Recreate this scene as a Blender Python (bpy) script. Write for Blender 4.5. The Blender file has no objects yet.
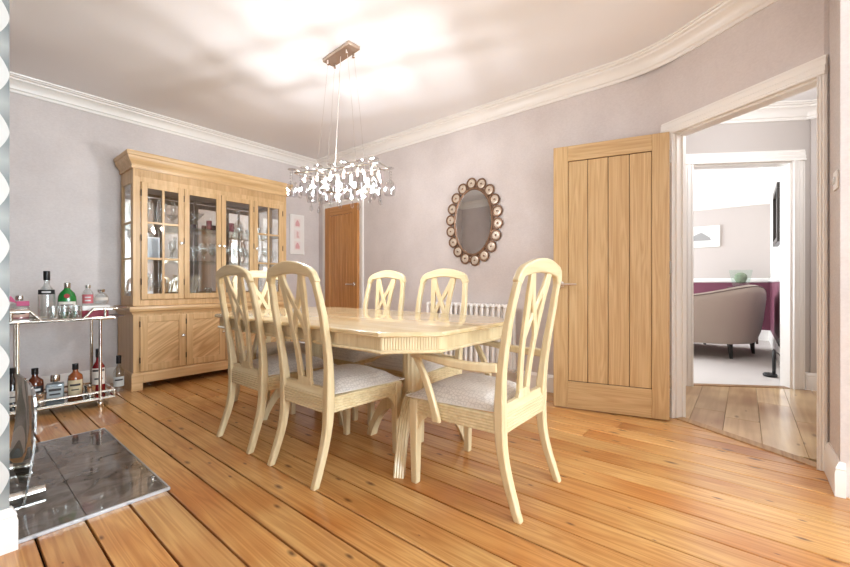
import bpy, bmesh, math, random
from mathutils import Vector, Matrix
random.seed(7)
PI = math.pi
C = bpy.context.scene.collection
S = bpy.context.scene

# ------------------------------------------------------------------ camera
CAM_H = 0.945
FPX = 392.0
cam_d = bpy.data.cameras.new('camera')
cam_d.sensor_width = 36.0
cam_d.lens = FPX * 36.0 / 850.0
cam_d.clip_start = 0.02
cam = bpy.data.objects.new('camera', cam_d)
C.objects.link(cam)
cam.location = (0, 0, CAM_H)
YAW = math.radians(50.8)            # view direction measured from +Y (along the mirror wall) towards +X
cam.rotation_euler = (PI / 2, 0, -YAW)
S.camera = cam

# ------------------------------------------------------------------ world, exposure
w = bpy.data.worlds.new('world'); S.world = w; w.use_nodes = True
bg = w.node_tree.nodes['Background']
bg.inputs[0].default_value = (0.86, 0.92, 1.0, 1)
bg.inputs[1].default_value = 1.3
S.view_settings.view_transform = 'Standard'
S.view_settings.look = 'None'
S.view_settings.gamma = 1.0
S.view_settings.use_curve_mapping = False
S.view_settings.exposure = 0.55
S.cycles.use_denoising = True
S.cycles.caustics_reflective = False
S.cycles.caustics_refractive = False
S.cycles.max_bounces = 12
S.cycles.diffuse_bounces = 6
S.cycles.transparent_max_bounces = 24

def area_light(name, loc, direction, sx, sy, power, col=(1, 1, 1)):
    d = bpy.data.lights.new(name, 'AREA'); d.shape = 'RECTANGLE'
    d.size = sx; d.size_y = sy; d.energy = power; d.color = col
    o = bpy.data.objects.new(name, d); C.objects.link(o)
    o.location = loc
    o.rotation_euler = Vector(direction).to_track_quat('-Z', 'Y').to_euler()
    return o
# daylight lamps outside unseen windows; garden door and side window added for light
area_light('daylight_bay', (1.1, -5.6, 1.5), (0, 1, 0), 2.6, 2.1, 370, (0.78, 0.905, 1.0))
area_light('added_garden_door_light', (2.95, -3.2, 1.3), (-1, 0, 0), 1.8, 2.2, 190, (0.78, 0.905, 1.0))
area_light('added_side_window_light', (-.75, -3.3, 1.5), (1, 0, 0), 2.0, 1.9, 60, (0.78, 0.905, 1.0))
area_light('daylight_living_room', (7.0, 3.9, 1.5), (0, -1, 0), 2.6, 1.9, 160, (0.86, 0.94, 1.0))

# ------------------------------------------------------------------ helpers
def lin(c):
    def f(v):
        v /= 255.0
        return v / 12.92 if v <= 0.04045 else ((v + 0.055) / 1.055) ** 2.4
    return (f(c[0]), f(c[1]), f(c[2]), 1.0)

class MB:
    def __init__(s): s.v = []; s.f = []
    def add(s, verts, faces):
        n = len(s.v); s.v += [tuple(p) for p in verts]; s.f += [tuple(i + n for i in q) for q in faces]; return s
    def box(s, x0, x1, y0, y1, z0, z1):
        return s.add([(x0,y0,z0),(x1,y0,z0),(x1,y1,z0),(x0,y1,z0),(x0,y0,z1),(x1,y0,z1),(x1,y1,z1),(x0,y1,z1)],
              [(0,3,2,1),(4,5,6,7),(0,1,5,4),(1,2,6,5),(2,3,7,6),(3,0,4,7)])
    def prism(s, poly, z0, z1):
        a = sum(poly[i][0]*poly[(i+1)%len(poly)][1]-poly[(i+1)%len(poly)][0]*poly[i][1] for i in range(len(poly)))
        if a < 0: poly = poly[::-1]
        n = len(poly)
        vs = [(p[0],p[1],z0) for p in poly] + [(p[0],p[1],z1) for p in poly]
        fs = [tuple(range(n-1,-1,-1)), tuple(range(n,2*n))] + [(i,(i+1)%n,n+(i+1)%n,n+i) for i in range(n)]
        return s.add(vs, fs)
    def extrude(s, prof, origin, ux, uy, along, length):
        """2D profile (a,b) placed at origin + a*ux + b*uy, extruded along 'along'"""
        o = Vector(origin); ux = Vector(ux); uy = Vector(uy); al = Vector(along).normalized() * length
        n = len(prof)
        base = [o + ux*a + uy*b for a, b in prof]
        vs = base + [p + al for p in base]
        fs = [tuple(range(n)), tuple(range(2*n-1, n-1, -1))] + [(i, n+i, n+(i+1)%n, (i+1)%n) for i in range(n)]
        return s.add(vs, fs)
    def tube(s, pts, r, n=8, cap=True):
        pts = [Vector(p) for p in pts]; m = len(pts)
        rs = r if isinstance(r, (list, tuple)) else [r]*m
        prev = None; base = len(s.v)
        for i, p in enumerate(pts):
            t = (pts[min(i+1,m-1)] - pts[max(i-1,0)]).normalized()
            if prev is None:
                a = Vector((0,0,1)) if abs(t.z) < .9 else Vector((1,0,0))
                u = t.cross(a).normalized()
            else:
                u = (prev - t*prev.dot(t)).normalized()
            prev = u; v = t.cross(u)
            for k in range(n):
                an = 2*PI*k/n
                q = p + (u*math.cos(an) + v*math.sin(an))*rs[i]
                s.v.append(tuple(q))
        for i in range(m-1):
            for k in range(n):
                s.f.append((base+i*n+k, base+i*n+(k+1)%n, base+(i+1)*n+(k+1)%n, base+(i+1)*n+k))
        if cap:
            s.f.append(tuple(base+k for k in range(n-1,-1,-1)))
            s.f.append(tuple(base+(m-1)*n+k for k in range(n)))
        return s
    def lathe(s, prof, n=16, c=(0,0,0), axis='Z', sx=1.0, sy=1.0):
        base = len(s.v); m = len(prof)
        for r, z in prof:
            for k in range(n):
                an = 2*PI*k/n
                x, y = r*math.cos(an)*sx, r*math.sin(an)*sy
                if axis == 'Z': p = (c[0]+x, c[1]+y, c[2]+z)
                elif axis == 'X': p = (c[0]+z, c[1]+x, c[2]+y)
                else: p = (c[0]+x, c[1]+z, c[2]+y)
                s.v.append(p)
        for i in range(m-1):
            for k in range(n):
                s.f.append((base+i*n+k, base+i*n+(k+1)%n, base+(i+1)*n+(k+1)%n, base+(i+1)*n+k))
        if prof[0][0] > 1e-5: s.f.append(tuple(base+k for k in range(n-1,-1,-1)))
        if prof[-1][0] > 1e-5: s.f.append(tuple(base+(m-1)*n+k for k in range(n)))
        return s
    def sweep(s, path, prof, closed=False):
        """path: 2D points walked with the room on the left; prof: (d inward, z) closed outline"""
        m = len(path); n = len(prof); base = len(s.v)
        P = [Vector(p) for p in path]
        for i in range(m):
            if closed: a, b, c = P[i-1], P[i], P[(i+1)%m]
            else: a, b, c = P[max(i-1,0)], P[i], P[min(i+1,m-1)]
            d1 = (b-a) if (b-a).length > 0 else (c-b); d2 = (c-b) if (c-b).length > 0 else (b-a)
            d1.normalize(); d2.normalize()
            n1 = Vector((-d1.y, d1.x)); n2 = Vector((-d2.y, d2.x))
            mn = (n1+n2); mn.normalize(); mn = mn / max(0.3, mn.dot(n1))
            for d, z in prof:
                q = b + mn*d; s.v.append((q.x, q.y, z))
        rng = m if closed else m-1
        for i in range(rng):
            j = (i+1) % m
            for k in range(n):
                l = (k+1) % n
                s.f.append((base+i*n+k, base+i*n+l, base+j*n+l, base+j*n+k))
        if not closed:
            s.f.append(tuple(base+k for k in range(n))); s.f.append(tuple(base+(m-1)*n+k for k in range(n-1,-1,-1)))
        return s
    def ribbon(s, path, yf, th):
        """path: (x,z,halfwidth) in the plane of a back; yf(z) gives the y of the middle of the thickness"""
        m = len(path); base = len(s.v)
        for i,(x,z,h) in enumerate(path):
            a = path[max(i-1,0)]; b = path[min(i+1,m-1)]
            t = Vector((b[0]-a[0], b[1]-a[1])).normalized(); nn = Vector((-t.y, t.x))
            for sg, dy in ((1,-1),(1,1),(-1,1),(-1,-1)):
                zz = z+nn.y*h*sg
                s.v.append((x+nn.x*h*sg, yf(zz)+dy*th/2, zz))
        for i in range(m-1):
            for k in range(4):
                l = (k+1)%4
                s.f.append((base+i*4+k, base+i*4+l, base+(i+1)*4+l, base+(i+1)*4+k))
        s.f.append(tuple(base+k for k in (3,2,1,0))); s.f.append(tuple(base+(m-1)*4+k for k in range(4)))
        return s
    def build(s, name, mat, parent=None, bevel=0, smooth=True, angle=35, seg=2, sub=0):
        me = bpy.data.meshes.new(name)
        me.from_pydata(s.v, [], s.f)
        bm = bmesh.new(); bm.from_mesh(me)
        bmesh.ops.recalc_face_normals(bm, faces=bm.faces)
        bm.to_mesh(me); bm.free()
        if smooth:
            me.polygons.foreach_set('use_smooth', [True]*len(me.polygons))
            me.set_sharp_from_angle(angle=math.radians(angle))
        if mat: me.materials.append(mat)
        o = bpy.data.objects.new(name, me); C.objects.link(o)
        if parent: o.parent = parent
        if bevel:
            b = o.modifiers.new('bevel', 'BEVEL'); b.width = bevel; b.segments = seg; b.limit_method = 'ANGLE'; b.angle_limit = math.radians(40)
        if sub:
            b = o.modifiers.new('sub', 'SUBSURF'); b.levels = sub; b.render_levels = sub
        return o

def tag(o, label=None, cat=None, group=None, kind=None):
    if label: o['label'] = label
    if cat: o['category'] = cat
    if group: o['group'] = group
    if kind: o['kind'] = kind
    return o
def thing(name, label, cat, loc=(0,0,0), rz=0.0, group=None):
    o = bpy.data.objects.new(name, None); C.objects.link(o)
    o.location = loc; o.rotation_euler = (0,0,rz); o.empty_display_size = .1
    return tag(o, label, cat, group)
def struct(name, mb, mat, label=None, parent=None, **k):
    o = mb.build(name, mat, parent, **k)
    if parent is None: tag(o, label, None, None, 'structure')
    return o
def copy_tree(o, parent=None):
    c = o.copy(); C.objects.link(c); c.parent = parent
    for ch in list(o.children): copy_tree(ch, c)
    return c
def clip_poly(poly, p, n):
    """keep the side where (q-p).n >= 0"""
    out = []
    for i in range(len(poly)):
        a, b = poly[i], poly[(i+1)%len(poly)]
        da = (a[0]-p[0])*n[0]+(a[1]-p[1])*n[1]; db = (b[0]-p[0])*n[0]+(b[1]-p[1])*n[1]
        if da >= 0: out.append(a)
        if (da >= 0) != (db >= 0):
            t = da/(da-db); out.append((a[0]+(b[0]-a[0])*t, a[1]+(b[1]-a[1])*t))
    return out

# ------------------------------------------------------------------ materials
def mat_new(name):
    m = bpy.data.materials.new(name); m.use_nodes = True
    nt = m.node_tree; b = nt.nodes['Principled BSDF']
    return m, nt, b
def plain(name, col, rough=.5, metal=0.0, spec=.5, coat=0.0, emit=None, bump=None):
    m, nt, b = mat_new(name)
    b.inputs['Base Color'].default_value = lin(col); b.inputs['Roughness'].default_value = rough
    b.inputs['Metallic'].default_value = metal; b.inputs['Specular IOR Level'].default_value = spec
    b.inputs['Coat Weight'].default_value = coat; b.inputs['Coat Roughness'].default_value = .08
    if emit:
        b.inputs['Emission Color'].default_value = lin(col); b.inputs['Emission Strength'].default_value = emit
    if bump:
        tc = nt.nodes.new('ShaderNodeTexCoord'); nz = nt.nodes.new('ShaderNodeTexNoise'); bp = nt.nodes.new('ShaderNodeBump')
        nz.inputs['Scale'].default_value = bump[0]; nz.inputs['Detail'].default_value = 3
        bp.inputs['Strength'].default_value = bump[1]; bp.inputs['Distance'].default_value = .002
        nt.links.new(tc.outputs['Object'], nz.inputs['Vector']); nt.links.new(nz.outputs['Fac'], bp.inputs['Height'])
        nt.links.new(bp.outputs['Normal'], b.inputs['Normal'])
    return m
def wood(name, light, dark, axis='Z', turn=0.0, rough=.4, coat=0.0, across=26.0, along=1.3, contrast=(.3,.75), rings=.35, varied=0.0, knots=0.0, warm=None, bump=.15):
    m, nt, b = mat_new(name); N = nt.nodes; L = nt.links
    tc = N.new('ShaderNodeTexCoord'); oi = N.new('ShaderNodeObjectInfo')
    ad = N.new('ShaderNodeVectorMath'); ad.operation = 'ADD'
    sc = N.new('ShaderNodeVectorMath'); sc.operation = 'SCALE'
    cb = N.new('ShaderNodeCombineXYZ')
    for k in range(3): L.new(oi.outputs['Random'], cb.inputs[k])
    L.new(cb.outputs[0], sc.inputs[0]); sc.inputs['Scale'].default_value = 17.3
    L.new(tc.outputs['Object'], ad.inputs[0]); L.new(sc.outputs[0], ad.inputs[1])
    if turn:
        vr = N.new('ShaderNodeVectorRotate'); vr.rotation_type = 'Y_AXIS'; vr.inputs['Angle'].default_value = turn; L.new(ad.outputs[0], vr.inputs['Vector']); ad = vr
    mp = N.new('ShaderNodeMapping'); L.new(ad.outputs[0], mp.inputs['Vector'])
    sx = [across]*3; sx['XYZ'.index(axis)] = along
    mp.inputs['Scale'].default_value = sx
    n1 = N.new('ShaderNodeTexNoise'); n1.inputs['Scale'].default_value = 1.0; n1.inputs['Detail'].default_value = 7; n1.inputs['Roughness'].default_value = .62; n1.inputs['Distortion'].default_value = .3
    L.new(mp.outputs[0], n1.inputs['Vector'])
    # broad cathedral rings
    mp2 = N.new('ShaderNodeMapping'); L.new(ad.outputs[0], mp2.inputs['Vector'])
    sx2 = [across*.32]*3; sx2['XYZ'.index(axis)] = along*.55
    mp2.inputs['Scale'].default_value = sx2
    n2 = N.new('ShaderNodeTexNoise'); n2.inputs['Scale'].default_value = 1.0; n2.inputs['Detail'].default_value = 1.5; n2.inputs['Distortion'].default_value = .5
    L.new(mp2.outputs[0], n2.inputs['Vector'])
    mu = N.new('ShaderNodeMath'); mu.operation = 'MULTIPLY'; mu.inputs[1].default_value = 48; L.new(n2.outputs['Fac'], mu.inputs[0])
    si = N.new('ShaderNodeMath'); si.operation = 'SINE'; L.new(mu.outputs[0], si.inputs[0])
    ma = N.new('ShaderNodeMath'); ma.operation = 'MULTIPLY_ADD'; ma.inputs[1].default_value = rings*.25; L.new(si.outputs[0], ma.inputs[0]); L.new(n1.outputs['Fac'], ma.inputs[2])
    rp = N.new('ShaderNodeValToRGB'); L.new(ma.outputs[0], rp.inputs[0])
    rp.color_ramp.elements[0].position = contrast[0]; rp.color_ramp.elements[0].color = lin(dark)
    rp.color_ramp.elements[1].position = contrast[1]; rp.color_ramp.elements[1].color = lin(light)
    out = rp.outputs[0]
    if warm:      # broad colour patches of the timber and its old varnish
        n3 = N.new('ShaderNodeTexNoise'); n3.inputs['Scale'].default_value = 1.7; n3.inputs['Detail'].default_value = 2; L.new(ad.outputs[0], n3.inputs['Vector'])
        r3 = N.new('ShaderNodeValToRGB'); r3.color_ramp.elements[0].position = .42; r3.color_ramp.elements[1].position = .68; L.new(n3.outputs['Fac'], r3.inputs[0])
        mx = N.new('ShaderNodeMixRGB'); mx.blend_type = 'MULTIPLY'; mx.inputs[2].default_value = lin(warm); L.new(r3.outputs[0], mx.inputs[0]); L.new(out, mx.inputs[1]); out = mx.outputs[0]
    if knots:
        mk = N.new('ShaderNodeMapping'); L.new(ad.outputs[0], mk.inputs['Vector'])
        s3 = [11.0]*3; s3['XYZ'.index(axis)] = 4.3; mk.inputs['Scale'].default_value = s3
        vo = N.new('ShaderNodeTexVoronoi'); vo.inputs['Scale'].default_value = 1.0; vo.voronoi_dimensions = '2D'; L.new(mk.outputs[0], vo.inputs['Vector'])
        rk = N.new('ShaderNodeValToRGB'); rs = N.new('ShaderNodeSeparateColor'); L.new(vo.outputs['Color'], rs.inputs[0])
        kd = N.new('ShaderNodeMath'); kd.operation = 'MULTIPLY_ADD'; kd.inputs[1].default_value = 1.1; kd.inputs[2].default_value = .25; L.new(rs.outputs[1], kd.inputs[0])
        dv_ = N.new('ShaderNodeMath'); dv_.operation = 'DIVIDE'; L.new(vo.outputs['Distance'], dv_.inputs[0]); L.new(kd.outputs[0], dv_.inputs[1]); L.new(dv_.outputs[0], rk.inputs[0])
        rk.color_ramp.elements[0].position = .03; rk.color_ramp.elements[0].color = (1,1,1,1)
        rk.color_ramp.elements[1].position = .14; rk.color_ramp.elements[1].color = (0,0,0,1)
        gt = N.new('ShaderNodeMath'); gt.operation = 'GREATER_THAN'; gt.inputs[1].default_value = .66; L.new(rs.outputs[0], gt.inputs[0])
        mm = N.new('ShaderNodeMath'); mm.operation = 'MULTIPLY'; L.new(gt.outputs[0], mm.inputs[0]); L.new(rk.outputs[0], mm.inputs[1])
        m2 = N.new('ShaderNodeMath'); m2.operation = 'MULTIPLY'; m2.inputs[1].default_value = knots; L.new(mm.outputs[0], m2.inputs[0])
        mx = N.new('ShaderNodeMixRGB'); mx.inputs[2].default_value = lin((92,50,22)); L.new(m2.outputs[0], mx.inputs[0]); L.new(out, mx.inputs[1]); out = mx.outputs[0]
    if varied:
        hv = N.new('ShaderNodeHueSaturation'); L.new(out, hv.inputs['Color'])
        mr = N.new('ShaderNodeMapRange'); mr.inputs['To Min'].default_value = 1-varied; mr.inputs['To Max'].default_value = 1+varied; L.new(oi.outputs['Random'], mr.inputs['Value'])
        L.new(mr.outputs[0], hv.inputs['Value']); out = hv.outputs[0]
    L.new(out, b.inputs['Base Color'])
    b.inputs['Roughness'].default_value = rough; b.inputs['Coat Weight'].default_value = coat; b.inputs['Coat Roughness'].default_value = .12
    if bump:
        bp = N.new('ShaderNodeBump'); bp.inputs['Strength'].default_value = bump; bp.inputs['Distance'].default_value = .001
        L.new(n1.outputs['Fac'], bp.inputs['Height']); L.new(bp.outputs[0], b.inputs['Normal'])
    return m
def thin_glass(name, tint=(1,1,1), base=.06, edge=.55, rough=0.0, gl=(1,1,1)):
    m = bpy.data.materials.new(name); m.use_nodes = True; nt = m.node_tree; N = nt.nodes; L = nt.links
    N.remove(N['Principled BSDF'])
    tr = N.new('ShaderNodeBsdfTransparent'); tr.inputs[0].default_value = (*tint, 1)
    g = N.new('ShaderNodeBsdfGlossy'); g.inputs['Roughness'].default_value = rough; g.inputs[0].default_value = (*gl, 1)
    lw = N.new('ShaderNodeLayerWeight'); lw.inputs[0].default_value = .35
    mr = N.new('ShaderNodeMapRange'); mr.inputs['To Min'].default_value = base; mr.inputs['To Max'].default_value = edge; L.new(lw.outputs['Facing'], mr.inputs['Value'])
    mx = N.new('ShaderNodeMixShader'); L.new(mr.outputs[0], mx.inputs[0]); L.new(tr.outputs[0], mx.inputs[1]); L.new(g.outputs[0], mx.inputs[2])
    L.new(mx.outputs[0], N['Material Output'].inputs[0])
    return m
def wallpaper(name, c1, c2, rough=.5):
    m, nt, b = mat_new(name); N = nt.nodes; L = nt.links
    tc = N.new('ShaderNodeTexCoord')
    mp = N.new('ShaderNodeMapping'); mp.inputs['Scale'].default_value = (1.0,1.0,1.6); L.new(tc.outputs['Object'], mp.inputs[0])
    n1 = N.new('ShaderNodeTexNoise'); n1.inputs['Scale'].default_value = 55; n1.inputs['Detail'].default_value = 6; n1.inputs['Roughness'].default_value = .7; L.new(mp.outputs[0], n1.inputs['Vector'])
    n2 = N.new('ShaderNodeTexNoise'); n2.inputs['Scale'].default_value = 3.0; n2.inputs['Detail'].default_value = 3; L.new(tc.outputs['Object'], n2.inputs['Vector'])
    av = N.new('ShaderNodeMath'); av.operation = 'MULTIPLY_ADD'; av.inputs[1].default_value = .5; L.new(n2.outputs['Fac'], av.inputs[0])
    hf = N.new('ShaderNodeMath'); hf.operation = 'MULTIPLY'; hf.inputs[1].default_value = .5; L.new(n1.outputs['Fac'], hf.inputs[0]); L.new(hf.outputs[0], av.inputs[2])
    rp = N.new('ShaderNodeValToRGB'); L.new(av.outputs[0], rp.inputs[0])
    rp.color_ramp.elements[0].position = .35; rp.color_ramp.elements[0].color = lin(c1)
    rp.color_ramp.elements[1].position = .65; rp.color_ramp.elements[1].color = lin(c2)
    L.new(rp.outputs[0], b.inputs['Base Color'])
    mr = N.new('ShaderNodeMapRange'); mr.inputs['From Min'].default_value = .35; mr.inputs['From Max'].default_value = .65
    mr.inputs['To Min'].default_value = rough+.12; mr.inputs['To Max'].default_value = rough-.12; L.new(n1.outputs['Fac'], mr.inputs['Value']); L.new(mr.outputs[0], b.inputs['Roughness'])
    bp = N.new('ShaderNodeBump'); bp.inputs['Strength'].default_value = .25; bp.inputs['Distance'].default_value = .0015; L.new(n1.outputs['Fac'], bp.inputs['Height']); L.new(bp.outputs[0], b.inputs['Normal'])
    return m

M = {}
M['wall'] = wallpaper('shimmer_wallpaper', (204,195,192), (219,211,208), .46)
M['wall_plain'] = plain('grey_paint', (196,189,184), .6, bump=(120,.1))
M['taupe'] = plain('taupe_paint', (200,190,184), .6)
M['white'] = plain('white_gloss', (240,237,232), .3, spec=.5)
M['white_matt'] = plain('white_ceiling', (240,239,240), .75, bump=(60,.05))
M['white_cool'] = plain('white_casing', (232,236,240), .35)
M['maroon'] = plain('maroon_paint', (112,58,76), .55)
M['pine_board'] = wood('pine_floorboard', (224,178,116), (190,135,74), 'Y', rough=.30, coat=.3, across=62, along=1.5, contrast=(.22,.78), rings=.55, varied=.11, knots=.9, warm=(226,190,152), bump=.05)
M['hall_board'] = wood('oak_hall_board', (228,200,156), (198,164,118), 'X', rough=.28, coat=.3, across=16, along=.8, contrast=(.3,.75), rings=.35, varied=.14, knots=.7, warm=(205,180,165), bump=.08)
M['subfloor'] = plain('dark_gap', (38,24,14), .9)
M['oak'] = wood('oak_door', (214,184,138), (184,147,100), 'Z', rough=.42, across=60, along=1.6, contrast=(.25,.8), rings=.4, bump=.12)
M['oak_x'] = wood('oak_door_rail', (214,184,138), (184,147,100), 'X', rough=.42, across=60, along=1.6, contrast=(.25,.8), rings=.4, bump=.12)
M['oak_dark'] = wood('amber_oak', (206,150,90), (178,120,64), 'Z', rough=.35, across=30, along=1.2, contrast=(.3,.75), rings=.45, bump=.1)
M['cab'] = wood('pale_oak_cabinet', (224,190,142), (198,160,110), 'Z', rough=.4, coat=.1, across=30, along=1.4, contrast=(.3,.75), rings=.3, bump=.1)
M['cab_x'] = wood('pale_oak_cabinet_rail', (224,190,142), (198,160,110), 'X', rough=.4, coat=.1, across=30, along=1.4, contrast=(.3,.75), rings=.3, bump=.1)
M['cab_panel'] = wood('pale_oak_diagonal_veneer', (228,194,146), (190,150,100), 'Z', turn=math.radians(-58), rough=.38, coat=.15, across=34, along=2.2, contrast=(.3,.72), rings=.5, bump=.08)
M['ash'] = wood('cream_ash', (228,212,174), (208,188,146), 'Z', rough=.33, coat=.25, across=30, along=2.0, contrast=(.3,.7), rings=.2, bump=.06)
M['ash_x'] = wood('cream_ash_rail', (228,212,174), (208,188,146), 'X', rough=.33, coat=.25, across=30, along=2.0, contrast=(.3,.7), rings=.2, bump=.06)
M['ash_top'] = wood('cream_ash_table_top', (228,208,168), (208,182,134), 'Y', rough=.16, coat=.6, across=12, along=1.2, contrast=(.3,.72), rings=.3, bump=.02)
M['chrome'] = plain('chrome', (226,224,220), .12, 1.0)
M['nickel'] = plain('polished_nickel', (230,224,214), .18, 1.0)
M['bronze'] = plain('antique_bronze', (134,104,82), .42, .5)
M['black'] = plain('black_plastic', (22,20,20), .35)
M['iron'] = plain('dark_hinge', (70,60,48), .4, .9)
M['mirror'] = plain('mirror_silver', (246,245,243), .02, 1.0)
M['pane'] = thin_glass('pane_glass', (.99,.995,.99), .04, .45)
M['glass'] = thin_glass('clear_glassware', (.93,.95,.95), .1, .9)
M['shelf_glass'] = thin_glass('shelf_glass', (.86,.93,.90), .08, .7)
M['crystal'] = thin_glass('crystal', (.89,.89,.89), .04, .6, gl=(.8,.8,.8))
M['smoke'] = thin_glass('smoked_glass', (.42,.40,.36), .12, .8)

# ------------------------------------------------------------------ the room
XM, YW, XL, YB, XR = 3.34, 4.66, -0.32, -5.2, 2.52      # mirror wall, cabinet wall, left wall, bay wall, right edge wall with the added garden door
ZC = 2.64
E = Vector((-.529, -.848)); E.normalize()
NI = Vector((-E.y, E.x)) * -1.0                            # towards the dining room
if NI.x > 0: NI = -NI
JL = Vector((3.240, .368)); JR = JL + E * .776              # door jambs in the slanted wall
def along(k, d=0.0):
    p = JL + E * k + NI * d
    return (p.x, p.y)
kc = -(XM - JL.x) / (-E.x)                                 # where the slanted wall would meet the mirror wall
CORNER = Vector(along(kc))
def fillet(T, n=8):
    a = CORNER + Vector((0, T)); b = CORNER + E * T
    out = []
    for i in range(n + 1):
        t = i / n
        p = a*(1-t)**2 + CORNER*2*t*(1-t) + b*t*t
        out.append((p.x, p.y))
    return out

# floor: dark joists below, every board its own piece
fl = struct('floor', MB().box(XL-.1, 3.5, YB-.1, YW+.1, -.08, -.024), M['subfloor'], 'varnished pine floorboards running towards the oak cabinet')
bw = .143
k0 = int(math.floor((XL - .786) / bw)); k1 = int(math.ceil((XM - .786) / bw))
for k in range(k0, k1 + 1):
    x0 = max(XL, .786 + k*bw + .0038); x1 = min(XM, .786 + (k+1)*bw - .0038)
    if x1 - x0 < .02: continue
    ylo = YB if x0 < XR - .001 else -.33
    cuts = [ylo, YW]
    r = random.Random(k + 40)
    if r.random() < .5: cuts = [ylo, r.uniform(2.9, 3.9), YW]
    elif r.random() < .3: cuts = [ylo, r.uniform(.2, 1.0), YW]
    for a, b in zip(cuts[:-1], cuts[1:]):
        poly = [(x0, a+.0015), (x1, a+.0015), (x1, b-.0015), (x0, b-.0015)]
        poly = clip_poly(poly, along(0, .004), (NI.x, NI.y))
        if len(poly) < 3: continue
        cx = sum(p[0] for p in poly)/len(poly); cy = sum(p[1] for p in poly)/len(poly)
        o = MB().prism([(p[0]-cx, p[1]-cy) for p in poly], -.022, 0).build('floorboard', M['pine_board'], fl, bevel=.0022, seg=1)
        o.location = (cx, cy, r.uniform(-.0006, .0006))

struct('ceiling', MB().box(XL-.15, 3.6, YB-.15, YW+.15, ZC, ZC+.1), M['white_matt'], 'plain off-white ceiling of the dining room')
struct('wall_back', MB().box(XL-.15, XM+.14, YW, YW+.15, 0, ZC), M['wall'], 'shimmery mauve-grey papered wall behind the oak cabinet')
# mirror wall, its rounded bend, and the piece up to the door jamb
fp = [(XM, YW)] + fillet(.09) + [along(-.028)]
back = [along(-.028, -.08)] + [(XM+.14, CORNER.y-.02), (XM+.14, YW)]
wm = MB().prism(fp + back, 0, ZC)
wm.prism([along(-.028), along(.80), along(.80, -.08), along(-.028, -.08)], 2.01, ZC)
struct('wall_right', wm, M['wall'], 'shimmery mauve-grey wall with oval mirror, bending towards the open doorway')
pr = MB().prism([along(.80), (2.818, -.33), (XR, -.33), (XR, -.47), (2.92, -.47), along(.88, -.08), along(.80, -.08)], 0, ZC)
struct('wall_switch', pr, M['wall'], 'narrow grey wall with the light switch right of the doorway')
def wall_with_hole(axis, pos, thick, a0, a1, h0, h1, z0, z1):
    m = MB()
    def b(a, c, zz0, zz1):
        if axis == 'X': m.box(min(pos,pos+thick), max(pos,pos+thick), a, c, zz0, zz1)
        else: m.box(a, c, min(pos,pos+thick), max(pos,pos+thick), zz0, zz1)
    b(a0, h0, 0, ZC); b(h1, a1, 0, ZC); b(h0, h1, z1, ZC)
    if z0 > 0: b(h0, h1, 0, z0)
    return m
struct('wall_right_edge', wall_with_hole('X', XR, .15, YB-.15, -.47, -4.2, -2.2, 0.0, 2.25), M['white_cool'], 'cool white wall at the right edge of the picture')
struct('wall_front', wall_with_hole('Y', YB, -.15, XL-.15, XR+.15, -.1, 2.3, .45, 2.45), M['wall'], 'papered bay wall behind the camera')
struct('wall_left', wall_with_hole('X', XL, -.15, YB-.15, YW+.15, -4.3, -2.3, .55, 2.4), M['wall'], 'papered wall left of the chimney breast')

def window(n, axis, pos, a0, a1, z0, z1, cols, rows):
    m = MB()
    def b(a, c, zz0, zz1, t=.05):
        if axis == 'X': m.box(pos-t/2, pos+t/2, a, c, zz0, zz1)
        else: m.box(a, c, pos-t/2, pos+t/2, zz0, zz1)
    b(a0, a0+.06, z0, z1); b(a1-.06, a1, z0, z1); b(a0+.06, a1-.06, z0, z0+.07); b(a0+.06, a1-.06, z1-.06, z1)
    o = struct('window_%d' % n, m, M['white'], 'unseen white window letting daylight in behind the camera')
    g = MB()
    def b2(a, c, zz0, zz1, t=.03):
        if axis == 'X': g.box(pos-t/2, pos+t/2, a, c, zz0, zz1)
        else: g.box(a, c, pos-t/2, pos+t/2, zz0, zz1)
    for i in range(1, cols):
        x = a0 + (a1-a0)*i/cols; b2(x-.018, x+.018, z0+.07, z1-.06)
    for i in range(1, rows):
        z = z0 + (z1-z0)*i/rows; b2(a0+.06, a1-.06, z-.014, z+.014, .028)
    g.build('glazing_bars', M['white'], o)
    p = MB()
    if axis == 'X': p.box(pos-.003, pos+.003, a0+.05, a1-.05, z0+.06, z1-.05)
    else: p.box(a0+.05, a1-.05, pos-.003, pos+.003, z0+.06, z1-.05)
    p.build('pane', M['pane'], o)
window(1, 'Y', YB-.08, -.1, 2.3, .45, 2.45, 4, 4)
window(2, 'X', XR+.08, -4.2, -2.2, 0.0, 2.25, 3, 4)  # unseen garden door, added to let in light from the right
window(3, 'X', XL-.08, -4.3, -2.3, .55, 2.4, 3, 4)  # unseen side window, added to light the mirror wall and oak door

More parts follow.
